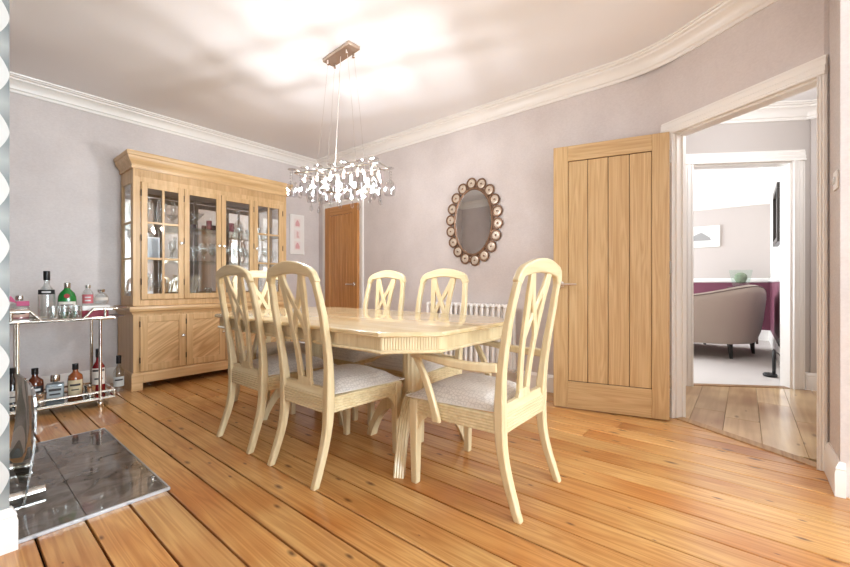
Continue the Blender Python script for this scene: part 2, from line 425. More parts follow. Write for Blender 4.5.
# chimney breast with printed paper on its near return
def chimney_paper():
    m, nt, b = mat_new('geometric_petal_paper'); N = nt.nodes; L = nt.links
    tc = N.new('ShaderNodeTexCoord'); sp = N.new('ShaderNodeSeparateXYZ'); L.new(tc.outputs['Object'], sp.inputs[0])
    def math_(op, a, bb=None, c=None):
        n = N.new('ShaderNodeMath'); n.operation = op
        for i, v in enumerate((a, bb, c)):
            if v is None: continue
            if isinstance(v, (int, float)): n.inputs[i].default_value = v
            else: L.new(v, n.inputs[i])
        return n.outputs[0]
    P = .2025
    sxy = math_('ADD', sp.outputs['X'], sp.outputs['Y'])
    zz = math_('PINGPONG', math_('ADD', sp.outputs['Z'], .14), P/2)        # 0 at the petal middle, P/2 at the joint
    u = math_('ABSOLUTE', math_('SUBTRACT', math_('MODULO', math_('ADD', math_('SUBTRACT', sxy, 2.112), 20.26), .2026), .1013))
    q = math_('DIVIDE', zz, P/2)
    wdt = math_('MULTIPLY', math_('SUBTRACT', 1.0, math_('POWER', q, 1.6)), .054)
    inside = math_('LESS_THAN', math_('SUBTRACT', .1013, u), wdt)
    side = math_('MULTIPLY_ADD', q, .5, math_('MULTIPLY', u, 3.0))
    rp = N.new('ShaderNodeValToRGB'); L.new(side, rp.inputs[0])
    rp.color_ramp.elements[0].position = .35; rp.color_ramp.elements[0].color = lin((118,126,126))
    rp.color_ramp.elements[1].position = .75; rp.color_ramp.elements[1].color = lin((168,172,171))
    mx = N.new('ShaderNodeMixRGB'); L.new(inside, mx.inputs[0]); L.new(rp.outputs[0], mx.inputs[1]); mx.inputs[2].default_value = lin((206,207,205))
    L.new(mx.outputs[0], b.inputs['Base Color']); b.inputs['Roughness'].default_value = .5
    return m
CX, CY0, CY1 = .146, 2.02, 3.72
ch = MB().box(XL, CX, CY0, 2.3, 0, ZC).box(XL, CX, 3.1, CY1, 0, ZC).box(XL, CX, 2.3, 3.1, .75, ZC).box(XL, XL+.12, 2.3, 3.1, 0, .75)
struct('wall_chimney', ch, chimney_paper(), 'chimney breast papered with white petal shapes on grey')

# cornice
def cornice_profile(zc, s=1.0):
    p = [(0,-.125),(.010,-.125),(.012,-.105),(.022,-.098),(.026,-.082),(.036,-.060),(.052,-.044),(.070,-.036),(.074,-.024),(.092,-.020),(.096,-.012),(.110,-.010),(.112,0),(0,0)]
    return [(a*s, zc + z*s) for a, z in p]
path = [(XR, YB), (XR, -.33), (2.818, -.33), along(.776)] + fillet(.30, 12)[::-1] + [(XM, YW), (XL, YW), (XL, CY1), (CX, CY1), (CX, CY0), (XL, CY0), (XL, YB)]
struct('trim_1', MB().sweep(path, cornice_profile(ZC), closed=True), M['white'], 'white moulded cornice around the dining room ceiling', angle=25)

# skirting
SK = [(0,0),(.020,0),(.020,.105),(.016,.118),(.018,.124),(.010,.142),(.006,.150),(0,.150)]
struct('baseboard_right', MB().sweep([(XM, CORNER.y+.10), (XM, 3.70)], SK), M['white'], 'white skirting board under the radiator', angle=25)
struct('baseboard_back', MB().sweep([(XM, 4.535), (XM, YW), (XL, YW), (XL, CY1), (CX, CY1)], SK), M['white'], 'white skirting board behind the bottles and cabinet', angle=25)
struct('baseboard_chimney', MB().sweep([(CX, 2.036), (CX, CY0), (XL, CY0), (XL, YB)], SK), M['white'], 'white skirting board on the chimney breast corner', angle=25)
struct('baseboard_switch', MB().sweep([(XR, -.345), (XR, -.33), (2.80, -.33)], SK), M['white'], 'white skirting board under the light switch', angle=25)

# doorway in the slanted wall: lining, architrave, threshold
ARC = [(0,0),(.030,0),(.030,.012),(.024,.020),(.024,.045),(.018,.052),(.018,.080),(.012,.090),(.012,.100),(0,.100)]
ln = MB()
ln.prism([along(-.028, 0), along(0, 0), along(0, -.08), along(-.028, -.08)], 0, 2.01)
ln.prism([along(.776, 0), along(.80, 0), along(.80, -.08), along(.776, -.08)], 0, 2.01)
ln.prism([along(0, 0), along(.776, 0), along(.776, -.08), along(0, -.08)], 1.985, 2.01)
ln.prism([along(0, -.045), along(.010, -.045), along(.010, -.075), along(0, -.075)], 0, 1.985)
ln.prism([along(.766, -.045), along(.776, -.045), along(.776, -.075), along(.766, -.075)], 0, 1.985)
fr = struct('trim_2', ln, M['white'], 'white door lining and moulded architrave around the open doorway', bevel=.002)
def arch_v(k, sgn, width, z1, name):
    m = MB(); sc = width/.1
    prof = [(a, b*sc) for a, b in ARC]
    m.extrude(prof, (*along(k, 0), 0), (NI.x, NI.y, 0), (E.x*sgn, E.y*sgn, 0), (0,0,1), z1)
    return m
arch_v(-.012, -1, .10, 1.997, '').build('architrave', M['white'], fr, angle=25)
arch_v(.786, 1, .03, 1.997, '').build('architrave', M['white'], fr, angle=25)
m = MB(); m.extrude([(a, b) for a, b in ARC], (*along(-.112, 0), 1.997), (NI.x, NI.y, 0), (0,0,1), (E.x,E.y,0), .112+.816)
m.build('architrave', M['white'], fr, angle=25)
MB().prism([along(.0, .015), along(.776, .015), along(.776, -.06), along(.0, -.06)], -.01, .007).build('threshold', wood('oak_threshold', (196,158,112), (160,120,78), 'X', rough=.4), fr, bevel=.004)
MB().prism([along(.7745, -.015), along(.777, -.015), along(.777, -.045), along(.7745, -.045)], .90, .97).build('strike_plate', M['iron'], fr)

# hall
SN = Vector((.848, .53)); SN.normalize(); SE = Vector((SN.y, -SN.x))           # second doorway wall: normal away from us, direction to the right
SA = Vector((4.38, .37)); SB = SA + SE * .81
def sal(k, d=0.0):
    p = SA + SE*k + SN*d
    return (p.x, p.y)
hall_poly = [(2.95,-1.0),(4.86,-1.0),(4.86,.8),(3.0,.8)]
hp = clip_poly(clip_poly(hall_poly, along(0,-.02), (-NI.x,-NI.y)), sal(0,.13), (-SN.x,-SN.y))
fh = struct('floor_hall', MB().prism(hp, -.06, -.012), plain('hall_joint', (176,146,108), .7), 'wide oak boards of the hall floor')
for k in range(-6, 5):
    y0 = .109 + k*.19 + .0015; y1 = y0 + .1885
    r = random.Random(k+900)
    xs = [2.9, {0:3.62, -1:3.50, -2:4.1, 1:3.3, -3:3.7}.get(k, 3.8), 5.0]
    for a, b in zip(xs[:-1], xs[1:]):
        pl = [(a+.001,y0),(b-.001,y0),(b-.001,y1),(a+.001,y1)]
        for pt, nn in ((along(0,-.06), (-NI.x,-NI.y)), (sal(0,.03), (-SN.x,-SN.y)), ((4.855,0), (-1,0)), ((0,-.99), (0,1)), ((0,.70),(0,-1)), ((2.96,0),(1,0))):
            if len(pl) >= 3: pl = clip_poly(pl, pt, nn)
        if len(pl) < 3: continue
        cx = sum(p[0] for p in pl)/len(pl); cy = sum(p[1] for p in pl)/len(pl)
        o = MB().prism([(p[0]-cx,p[1]-cy) for p in pl], -.012, 0).build('hall_board', M['hall_board'], fh, bevel=.0012, seg=1)
        o.location = (cx, cy, 0)
struct('ceiling_hall', MB().prism(clip_poly(clip_poly([(2.9,-1.1),(5.0,-1.1),(5.0,.9),(3.0,.9)], along(0,-.1), (-NI.x,-NI.y)), sal(0,.06), (-SN.x,-SN.y)), 2.54, 2.62), M['white_matt'], 'white hall ceiling seen through the doorway')
ws = MB()
ws.prism([sal(-.55), sal(-.025), sal(-.025,.12), sal(-.55,.12)], 0, ZC)
ws.prism([sal(.835), sal(.975), sal(.975,.12), sal(.835,.12)], 0, ZC)
ws.prism([sal(-.025), sal(.835), sal(.835,.12), sal(-.025,.12)], 2.055, ZC)
struct('wall_hall', ws, M['wall_plain'], 'grey hall wall around the white living room doorway')
hx = sal(.975)
struct('wall_hall_right', MB().box(hx[0]-.02, hx[0]+.1, -1.1, hx[1], 0, 2.54), M['wall_plain'], 'grey hall wall at the right of the living room doorway')
struct('wall_hall_left', MB().box(3.49, sal(-.55)[0]+.1, .80, .9, 0, 2.54), M['wall_plain'], 'grey hall wall left of the living room doorway')
struct('wall_hall_end', MB().box(2.92, 4.9, -1.1, -1.0, 0, 2.54).box(2.82, 2.92, -1.1, -.47, 0, 2.54), M['wall_plain'], 'grey hall wall beyond the switch')
struct('trim_3', MB().sweep([(hx[0]-.02, -1.0), sal(.975-.02/SE.x), sal(-.55)], cornice_profile(2.54, 1.05)), M['white'], 'white cornice of the hall', angle=25)
struct('baseboard_hall', MB().sweep([(hx[0]-.02, -1.0), sal(.975-.02/SE.x), sal(.925)], SK), M['white'], 'white skirting board of the hall', angle=25)
ls = MB()
ls.prism([sal(-.025), sal(0), sal(0,.12), sal(-.025,.12)], 0, 2.055); ls.prism([sal(.81), sal(.835), sal(.835,.12), sal(.81,.12)], 0, 2.055)
ls.prism([sal(0), sal(.81), sal(.81,.12), sal(0,.12)], 2.03, 2.055)
fr2 = struct('trim_4', ls, M['white'], 'white lining and architrave of the living room doorway', bevel=.002)
for k, sg in ((-.012,-1),(.822,1)):
    m = MB(); m.extrude(ARC, (*sal(k,0),0), (-SN.x,-SN.y,0), (SE.x*sg,SE.y*sg,0), (0,0,1), 2.042); m.build('architrave', M['white'], fr2, angle=25)
m = MB(); m.extrude(ARC, (*sal(-.112,0),2.042), (-SN.x,-SN.y,0), (0,0,1), (SE.x,SE.y,0), .1034*10); m.build('architrave', M['white'], fr2, angle=25)
MB().prism([sal(0,.0), sal(.81,.0), sal(.81,.07), sal(0,.07)], -.01, .006).build('threshold', wood('oak_threshold_hall', (176,138,96), (140,104,68), 'Y', rough=.4), fr2, bevel=.003)
hl = bpy.data.lights.new('hall_fill_light', 'POINT'); hl.energy = 14; hl.shadow_soft_size = .12; hl.color = (.95,.97,1.0)  # unseen lamp added to brighten the hall, without a fixture
ho = bpy.data.objects.new('hall_fill_light', hl); C.objects.link(ho); ho.location = (3.75, -.35, 2.25)

# living room beyond
XB = 8.6
lp = clip_poly([(4.0,-.35),(XB,-.35),(XB,3.6),(4.0,3.6)], sal(0,.04), (SN.x,SN.y))
carpet = plain('pale_carpet', (214,208,202), .95, bump=(300,.6))
struct('floor_living_room', MB().prism(lp, -.05, 0), carpet, 'pale grey carpet in the living room')
struct('ceiling_living_room', MB().box(4.1, XB+.1, -.45, 3.7, ZC, ZC+.1), M['white_matt'], 'white living room ceiling')
wb = struct('wall_living_back', MB().box(XB, XB+.12, -.45, 3.7, 0, ZC), M['taupe'], 'taupe living room wall behind the sofa')
wr = struct('wall_living_right', MB().box(4.93, XB, -.45, -.33, 0, ZC), M['taupe'], 'living room wall with the dark framed picture')
MB().box(XB-.004, XB, -.33, 3.6, .16, .97).build('dado_panel', M['maroon'], wb)
MB().box(4.95, XB-.004, -.33, -.326, .16, .97).build('dado_panel', M['maroon'], wr)
MB().box(XB-.004, XB, -.33, 3.6, 2.28, ZC).build('frieze', M['white_matt'], wb)
MB().box(4.95, XB-.004, -.33, -.326, 1.03, ZC).build('upper_wall', plain('pale_wall', (226,222,218), .6), wr)
struct('wall_living_left', MB().box(4.05, 4.2, .8, 3.7, 0, ZC).box(4.05, 5.7, 3.6, 3.7, 0, ZC).box(8.3, XB+.1, 3.6, 3.7, 0, ZC).box(5.7, 8.3, 3.6, 3.7, 0, .6).box(5.7, 8.3, 3.6, 3.7, 2.4, ZC), M['taupe'], 'living room window wall out of sight')
lpth = [(4.95,-.33), (XB,-.33), (XB,3.6)]
struct('trim_5', MB().sweep(lpth, [(0,.965),(.014,.965),(.026,.985),(.026,1.02),(.014,1.035),(0,1.035)]), M['white'], 'white dado rail of the living room', angle=25)
struct('trim_6', MB().sweep(lpth, [(0,2.26),(.02,2.26),(.03,2.28),(.02,2.3),(0,2.3)]), M['white'], 'white picture rail of the living room', angle=25)
struct('trim_7', MB().sweep(lpth, cornice_profile(ZC, 1.5)), M['white'], 'white cornice of the living room', angle=25)
struct('baseboard_living', MB().sweep(lpth, [(a, z*1.15) for a, z in SK]), M['white'], 'white skirting board of the living room', angle=25)

# ------------------------------------------------------------------ doors
# open oak door folded back into the dining room
HG = Vector((3.150, .402)); DL = Vector((2.972, 1.142)); dv = (DL-HG); DW = dv.length; ang = math.atan2(dv.y, dv.x)
def oak_door(name, label, W, H, mz, mx, loc, rz, knob_side):
    """local x along the width from the hinge, y thickness (front face at +), z up"""
    d = thing(name, label, None, loc, rz); d['kind'] = 'structure'
    T = .02; st = .105; tr = .115; br = .20
    MB().box(0, st, -T, T, 0, H).build('stile', mz, d, bevel=.003)
    MB().box(W-st, W, -T, T, 0, H).build('stile', mz, d, bevel=.003)
    MB().box(st, W-st, -T, T, 0, br).build('rail', mx, d, bevel=.003)
    MB().box(st, W-st, -T, T, H-tr, H).build('rail', mx, d, bevel=.003)
    n = 4; pw = (W-2*st)/n
    for i in range(n):
        MB().box(st+i*pw+.0015, st+(i+1)*pw-.0015, -T+.009, T-.009, br+.003, H-tr-.003).build('panel_board', mz, d, bevel=.004)
    MB().box(st, W-st, -T+.013, T-.013, br, H-tr).build('panel_backing', M['subfloor'], d)
    for sg in (1, -1):
        hx_ = W-.055
        h = MB(); h.lathe([(.024,0),(.024,.008),(.01,.010),(.01,.045)], 16, (hx_, 0, .0), 'Y')
        h2 = MB()
        h2.lathe([(.025,T*1),(.025,T+.009),(.011,T+.012),(.010,T+.052)], 16, (hx_,0,.93), 'Y')
        h2.tube([(hx_+.008,T+.047,.93),(hx_-.02,T+.048,.93),(hx_-.115,T+.048,.93)], .0095, 10)
        o = h2.build('handle', M['chrome'], d)
        if sg == -1: o.scale = (1,-1,1)
    for z in (.22, 1.0, 1.76):
        MB().tube([(-.004,T-.002,z),(-.004,T-.002,z+.09)], .006, 8).build('hinge', M['chrome'], d)
    return d
dr = oak_door('door_1', 'pale oak door with four vertical boards, standing open beside the doorway', DW, 1.975, M['oak'], M['oak_x'], (HG.x, HG.y, .008), ang, 1)
# amber door shut in the mirror wall
Y0, Y1 = 3.79, 4.465
tr = MB()
tr.box(XM-.012, XM, Y0-.075, Y0, 0, 2.045).box(XM-.012, XM, Y1, Y1+.075, 0, 2.045).box(XM-.012, XM, Y0, Y1, 1.975, 2.045)
t8 = struct('trim_8', tr, M['white'], 'white architrave around the shut amber door', bevel=.003)
m = MB().box(XM-.024, XM-.012, Y0-.075, Y0-.045, 0, 2.045).box(XM-.024, XM-.012, Y1+.045, Y1+.075, 0, 2.045).box(XM-.024, XM-.012, Y0-.045, Y1+.045, 2.015, 2.045)
m.build('architrave_edge', M['white'], t8, bevel=.003)
# hinge on the far side, front face towards -X
ad = oak_door('door_2', 'shut amber-brown wooden door beside the cabinet, with chrome lever', Y1-Y0-.006, 1.965, M['oak_dark'], wood('amber_oak_rail', (206,150,90), (178,120,64), 'X', rough=.35, across=30, along=1.2), (XM-.0205, Y1-.003, .006), -PI/2, 1)

# ------------------------------------------------------------------ dining chairs
def interp(tab, z):
    if z <= tab[0][0]: return tab[0][1]
    for (a, va), (b, vb) in zip(tab[:-1], tab[1:]):
        if z <= b:
            t = (z-a)/(b-a); t = t*t*(3-2*t)*.35 + t*.65
            return va + (vb-va)*t
    return tab[-1][1]
PROFILE = [(0,-.302),(.06,-.280),(.12,-.260),(.19,-.239),(.27,-.225),(.36,-.220),(.46,-.221),(.56,-.229),(.66,-.243),(.76,-.260),(.86,-.279),(.96,-.300),(1.06,-.321)]
def yb(z): return interp(PROFILE, z)
def seat_fabric():
    m, nt, b = mat_new('silver_hexagon_fabric'); N = nt.nodes; L = nt.links
    tc = N.new('ShaderNodeTexCoord')
    vo = N.new('ShaderNodeTexVoronoi'); vo.feature = 'DISTANCE_TO_EDGE'; vo.inputs['Scale'].default_value = 58; vo.inputs['Randomness'].default_value = .45; L.new(tc.outputs['Object'], vo.inputs['Vector'])
    rp = N.new('ShaderNodeValToRGB'); L.new(vo.outputs['Distance'], rp.inputs[0])
    rp.color_ramp.elements[0].position = .03; rp.color_ramp.elements[0].color = lin((198,189,181))
    rp.color_ramp.elements[1].position = .13; rp.color_ramp.elements[1].color = lin((222,214,206))
    L.new(rp.outputs[0], b.inputs['Base Color']); b.inputs['Roughness'].default_value = .6
    b.inputs['Sheen Weight'].default_value = .3
    bp = N.new('ShaderNodeBump'); bp.inputs['Strength'].default_value = .35; bp.inputs['Distance'].default_value = .002; L.new(vo.outputs['Distance'], bp.inputs['Height']); L.new(bp.outputs[0], b.inputs['Normal'])
    return m
M['fabric'] = seat_fabric()
M['piping'] = plain('white_piping', (226,220,212), .6)

def reed_profile(h, t, n, r):
    """outline (depth,height): flat back at 0, n rounded reeds on the front"""
    p = [(0,0)]
    st = h/n
    for i in range(n):
        for k in range(5):
            a = PI*k/4
            p.append((t - r + r*math.sin(a), st*i + st*.5 - st*.46*math.cos(a)))
    p.append((0,h))
    return p

def make_chair(name, label, arms):
    t = thing(name, label, 'chair', group='cream dining chairs round the table')
    bw_, fw = (.232, .250) if arms else (.214, .238)       # half widths (outside) at the back and the front
    yf_, yr = .245, -.222
    ash, ashx = M['ash'], M['ash_x']
    TOPZ = .955
    # rear legs running up into the stiles of the back
    for sg in (-1, 1):
        path = []
        for i in range(25):
            z = TOPZ*i/24
            x = interp([(0, bw_-.024),(.2,bw_-.030),(.42,bw_-.026),(.62,bw_-.012),(.80,bw_-.008),(.96,bw_-.022)], z)
            hw = interp([(0,.0165),(.15,.019),(.4,.022),(.6,.0185),(.96,.017)], z)
            path.append((sg*x, z, hw))
        m = MB(); base = 0
        n = len(path)
        for (x, z, h) in path:
            th = interp([(0,.032),(.2,.036),(.4,.044),(.6,.034),(.96,.028)], z)
            y = yb(z)
            m.v += [(x-h,y-th/2,z),(x+h,y-th/2,z),(x+h,y+th/2,z),(x-h,y+th/2,z)]
        for i in range(n-1):
            for k in range(4):
                l = (k+1)%4; m.f.append((i*4+k, i*4+l, (i+1)*4+l, (i+1)*4+k))
        m.f.append((3,2,1,0)); m.f.append(tuple((n-1)*4+k for k in range(4)))
        m.build('rear_leg', ash, t, bevel=.006)
    # arched crest rail
    xe = bw_-.022; path = []
    for i in range(21):
        u = -1 + 2*i/20
        x = u*(xe+.006)
        if abs(u) > .82: 
            q = (abs(u)-.82)/.18; z = .998 - .052*q*q*1.0
        else: z = .998 + .026*math.cos(u/.82*PI/2)
        path.append((x, z, .022 + .009*math.cos(u*PI/2)))
    m = MB().ribbon(path, yb, .030); m.build('crest_rail', ashx, t, bevel=.006)
    # rails with fine horizontal reeds
    h0, h1 = .328, .405
    def rail(p0, p1, out):
        p0, p1 = Vector(p0), Vector(p1); d = (p1-p0)
        mm = MB(); mm.extrude(reed_profile(h1-h0, .022, 6, .004), (p0.x,p0.y,h0), out, (0,0,1), (d.x,d.y,0), d.length)
        mm.build('seat_rail', ashx, t, angle=50)
    rail((-fw+.03, yf_-.03, 0), (fw-.03, yf_-.03, 0), (0,1,0))
    rail((-bw_+.05, yr+.004, 0), (bw_-.05, yr+.004, 0), (0,-1,0))
    for sg in (-1,1):
        a = Vector((sg*(bw_-.030), yr+.012)); b = Vector((sg*(fw-.030), yf_-.022)); d = (b-a).normalized()
        out = Vector((d.y, -d.x)) * (1 if sg > 0 else -1)
        if out.x*sg < 0: out = -out
        rail((a.x,a.y,0), (b.x,b.y,0), (out.x,out.y,0))
        # front leg, tapered, with bracket
        x = sg*(fw-.024); y = yf_-.026
        m = MB(); n = 0
        for z, h in ((0,.016),(.26,.021),(.40,.022)):
            m.v += [(x-h,y-h,z),(x+h,y-h,z),(x+h,y+h,z),(x-h,y+h,z)]
        for i in range(2):
            for k in range(4): l=(k+1)%4; m.f.append((i*4+k,i*4+l,(i+1)*4+l,(i+1)*4+k))
        m.f.append((3,2,1,0)); m.f.append((8,9,10,11))
        m.build('front_leg', ash, t, bevel=.004)
        br = [(0,0),(0,-.075),(.010,-.050),(.028,-.022),(.055,0)]
        m = MB(); m.extrude(br, (x-.010, y-.020, h0+.002), (0,-1,0), (0,0,1), (1,0,0), .020)
        m.extrude(br, (x-sg*.020, y-.010, h0+.002), (-sg,0,0), (0,0,1), (0,1,0), .020)
        m.build('corner_bracket', ash, t, bevel=.002, seg=1)
    # shoe that carries the splat
    z0 = .398
    m = MB(); m.extrude([(-.02,0),(.02,0),(.02,.012),(.014,.020),(.012,.046),(-.012,.046),(-.014,.020),(-.02,.012)], (-bw_+.05, yb(z0)+.004, z0), (0,1,0), (0,0,1), (1,0,0), 2*bw_-.10)
    m.build('back_shoe', ashx, t, bevel=.003)
    MB().ribbon([(0,.438,.062),(0,.452,.058),(0,.466,.050),(0,.478,.049)], yb, .020).build('splat_base', ash, t, bevel=.003)
    # interlaced splat: two outer bars and two crossing bars
    for sg in (-1,1):
        o = [(.090,1.003,.021),(.086,.95,.020),(.080,.90,.019),(.073,.84,.018),(.065,.76,.0175),(.057,.68,.017),(.048,.60,.017),(.040,.53,.018),(.036,.47,.020)]
        MB().ribbon([(sg*x,z,h) for x,z,h in o], yb, .017).build('splat_bar', ash, t, bevel=.003)
        c = [(.080,.985,.015),(.058,.925,.016),(.032,.875,.016),(.004,.825,.016),(-.024,.775,.016),(-.046,.725,.015),(-.054,.69,.013)]
        MB().ribbon([(sg*x,z,h) for x,z,h in c], lambda z, s_=sg: yb(z)+.0015*s_, .015).build('splat_cross', ash, t, bevel=.003)
    # upholstered seat
    m = MB(); nx, ny = 9, 9; 
    rows = []
    for j in range(ny):
        v = j/(ny-1); yy = (yr+.028) + (yf_+.010-(yr+.028))*v; hw = (bw_-.034)*(1-v) + (fw+.006)*v
        for i in range(nx):
            u = i/(nx-1)*2-1
            e = max(abs(u), abs(v*2-1))
            edge = (1-max(0,(e-.78)/.22)**2.2)
            x = u*hw; y = yy
            if abs(u) > .9 and abs(v*2-1) > .9: x *= .985
            rows.append((x, y, .410 + .026*edge + .044*edge*math.cos(u*1.2)*math.cos((v*2-1)*1.1)))
    n = len(rows); m.v = rows + [(x,y,.404) for x,y,z in rows]
    for j in range(ny-1):
        for i in range(nx-1):
            a = j*nx+i; q = (a,a+1,a+nx+1,a+nx); m.f.append(q); m.f.append(tuple(k+n for k in q[::-1]))
    ring = [i for i in range(nx)] + [j*nx+nx-1 for j in range(1,ny)] + [(ny-1)*nx+i for i in range(nx-2,-1,-1)] + [j*nx for j in range(ny-2,0,-1)]
    for a, b in zip(ring, ring[1:]+ring[:1]): m.f.append((a, a+n, b+n, b))
    cu = m.build('seat_cushion', M['fabric'], t, angle=60, sub=1)
    pts = [rows[i] for i in ring]; pts = [(x*1.005, y, .412) for x,y,z in pts]
    MB().tube(pts + pts[:1], .0035, 6, cap=False).build('piping', M['piping'], cu)
    if arms:
        for sg in (-1,1):
            xa = sg*(bw_+.004); xf = sg*(fw+.012)
            pts = [(xa-sg*.010, yb(.60)+.012, .602), (xa+sg*.006, -.17, .600), (xa+sg*.016,-.10,.598), (xf, -.02,.602), (xf+sg*.004,.07,.612), (xf,.15,.618), (xf-sg*.004,.205,.612)]
            ws_ = [.016,.017,.018,.019,.021,.024,.022]; hs = [.019,.019,.018,.017,.015,.013,.011]
            m = MB()
            for (x,y,z), a, b in zip(pts, ws_, hs): m.v += [(x-a,y,z-b),(x+a,y,z-b),(x+a,y,z+b),(x-a,y,z+b)]
            for i in range(len(pts)-1):
                for k in range(4): l=(k+1)%4; m.f.append((i*4+k,i*4+l,(i+1)*4+l,(i+1)*4+k))
            m.f.append((3,2,1,0)); e = (len(pts)-1)*4; m.f.append((e,e+1,e+2,e+3))
            m.build('armrest', ash, t, bevel=.007, seg=3)
            sp = [(.325,.072),(.36,.078),(.42,.096),(.48,.118),(.54,.146),(.58,.170),(.606,.188)]
            m = MB()
            for z,y in sp:
                a = .016; b = interp([(.325,.020),(.45,.017),(.606,.016)], z); x = sg*(interp([(.325,fw-.012+.016),(.45,fw+.008),(.606,fw+.010)], z))
                m.v += [(x-a*.7,y-b,z),(x+a*.7,y-b,z),(x+a*.7,y+b,z),(x-a*.7,y+b,z)]
            for i in range(len(sp)-1):
                for k in range(4): l=(k+1)%4; m.f.append((i*4+k,i*4+l,(i+1)*4+l,(i+1)*4+k))
            m.f.append((3,2,1,0)); e = (len(sp)-1)*4; m.f.append((e,e+1,e+2,e+3))
            m.build('arm_support', ash, t, bevel=.005)
    return t
def put(o, x, y, rz, label=None):
    o.location = (x,y,0); o.rotation_euler = (0,0,rz)
    if label: o['label'] = label
    return o
carver = make_chair('carver_chair', 'cream ash armchair at the near end of the table, closest to the oak door', True)
put(carver, 1.645, .995, 0)
put(copy_tree(carver), 1.68, 2.87, PI, 'cream ash chair at the far end of the table, back to the oak cabinet')
side = make_chair('dining_chair', 'cream ash armless chair with silver seat, nearest the camera on the hearth side', False)
put(side, 1.375, 1.72, -PI/2)
put(copy_tree(side), 1.375, 2.325, -PI/2, 'cream ash armless chair on the hearth side, further from the camera and nearer the cabinet')
put(copy_tree(side), 2.015, 1.715, PI/2, 'cream ash chair across the table, directly in front of the white radiator')
put(copy_tree(side), 2.015, 2.305, PI/2, 'cream ash chair across the table, nearer the shut amber door')

# ------------------------------------------------------------------ dining table
TX0, TX1, TY0, TY1, TZ = 1.135, 2.145, .985, 2.92, .742
tb = thing('dining_table', 'long cream ash dining table with clipped corners on two tripod pedestals', 'table', ((TX0+TX1)/2, (TY0+TY1)/2, 0))
hw_, hl_ = (TX1-TX0)/2, (TY1-TY0)/2
def octo(ins, c=.19):
    a, b = hw_-ins, hl_-ins; c = c - ins*.586
    return [(-a,-b+c),(-a+c,-b),(a-c,-b),(a,-b+c),(a,b-c),(a-c,b),(-a+c,b),(-a,b-c)]
m = MB(); P = [(0.006,TZ-.022),(0,TZ-.018),(0,TZ-.008),(.004,TZ-.002),(.010,TZ)]
n = 8
for ins, z in P: m.v += [(x,y,z) for x,y in octo(ins)]
for i in range(len(P)-1):
    for k in range(n): l=(k+1)%n; m.f.append((i*n+k,i*n+l,(i+1)*n+l,(i+1)*n+k))
m.f.append(tuple(range(n-1,-1,-1))); m.f.append(tuple((len(P)-1)*n+k for k in range(n)))
m.build('table_top', M['ash_top'], tb, angle=30)
# leaf joints across the top
MB().box(-hw_+.012, hw_-.012, -.2415,-.2400, TZ-.001, TZ+.0003).build('leaf_joint', plain('joint_line',(150,116,70),.5), tb)
MB().box(-hw_+.012, hw_-.012, .2400,.2415, TZ-.001, TZ+.0003).build('leaf_joint', bpy.data.materials['joint_line'], tb)
# apron: eight lengths, reeded except on the ends
oc = octo(.028)
for i in range(8):
    a = Vector(oc[i]); b = Vector(oc[(i+1)%8]); d = (b-a); ln_ = d.length; d.normalize(); out = Vector((d.y,-d.x))
    za, zb = TZ-.080, TZ-.022
    m = MB()
    if i in (1, 5):
        m.extrude([(0,0),(.022,0),(.022,zb-za),(0,zb-za)], (a.x-out.x*.022,a.y-out.y*.022,za), (out.x,out.y,0), (0,0,1), (d.x,d.y,0), ln_)
    else:
        nr = max(4, int(round(ln_/.0115))); st = ln_/nr; prof = [(0,0)]
        for k in range(nr):
            for q in range(4):
                an = PI*q/3; prof.append((.018+.0045*math.sin(an), st*(k+.5-.44*math.cos(an))))
        prof.append((0,ln_))
        m.extrude(prof, (a.x-out.x*.022,a.y-out.y*.022,za), (out.x,out.y,0), (d.x,d.y,0), (0,0,1), zb-za)
    m.build('apron', M['ash'], tb, angle=60)
m = MB(); Pb = [(.030,TZ-.096),(.018,TZ-.092),(.016,TZ-.086),(.020,TZ-.080),(.060,TZ-.080),(.060,TZ-.096)]
for ins, z in Pb: m.v += [(x,y,z) for x,y in octo(ins)]
for i in range(len(Pb)):
    j = (i+1)%len(Pb)
    for k in range(n): l=(k+1)%n; m.f.append((i*n+k,i*n+l,j*n+l,j*n+k))
m.build('apron_bead', M['ash'], tb, angle=40)
MB().box(-hw_+.12,hw_-.12,-hl_+.12,hl_-.12,TZ-.06,TZ-.022).build('sub_frame', M['ash'], tb)
def reeded_post(r, z0, z1, nre=14):
    prof = []
    for k in range(nre):
        for q in range(4):
            a = 2*PI*(k + q/4)/nre; rr = r + .004*abs(math.sin(PI*q/4)) * 1.2
            prof.append((rr*math.cos(a), rr*math.sin(a)))
    m = MB(); m.prism(prof, z0, z1); return m
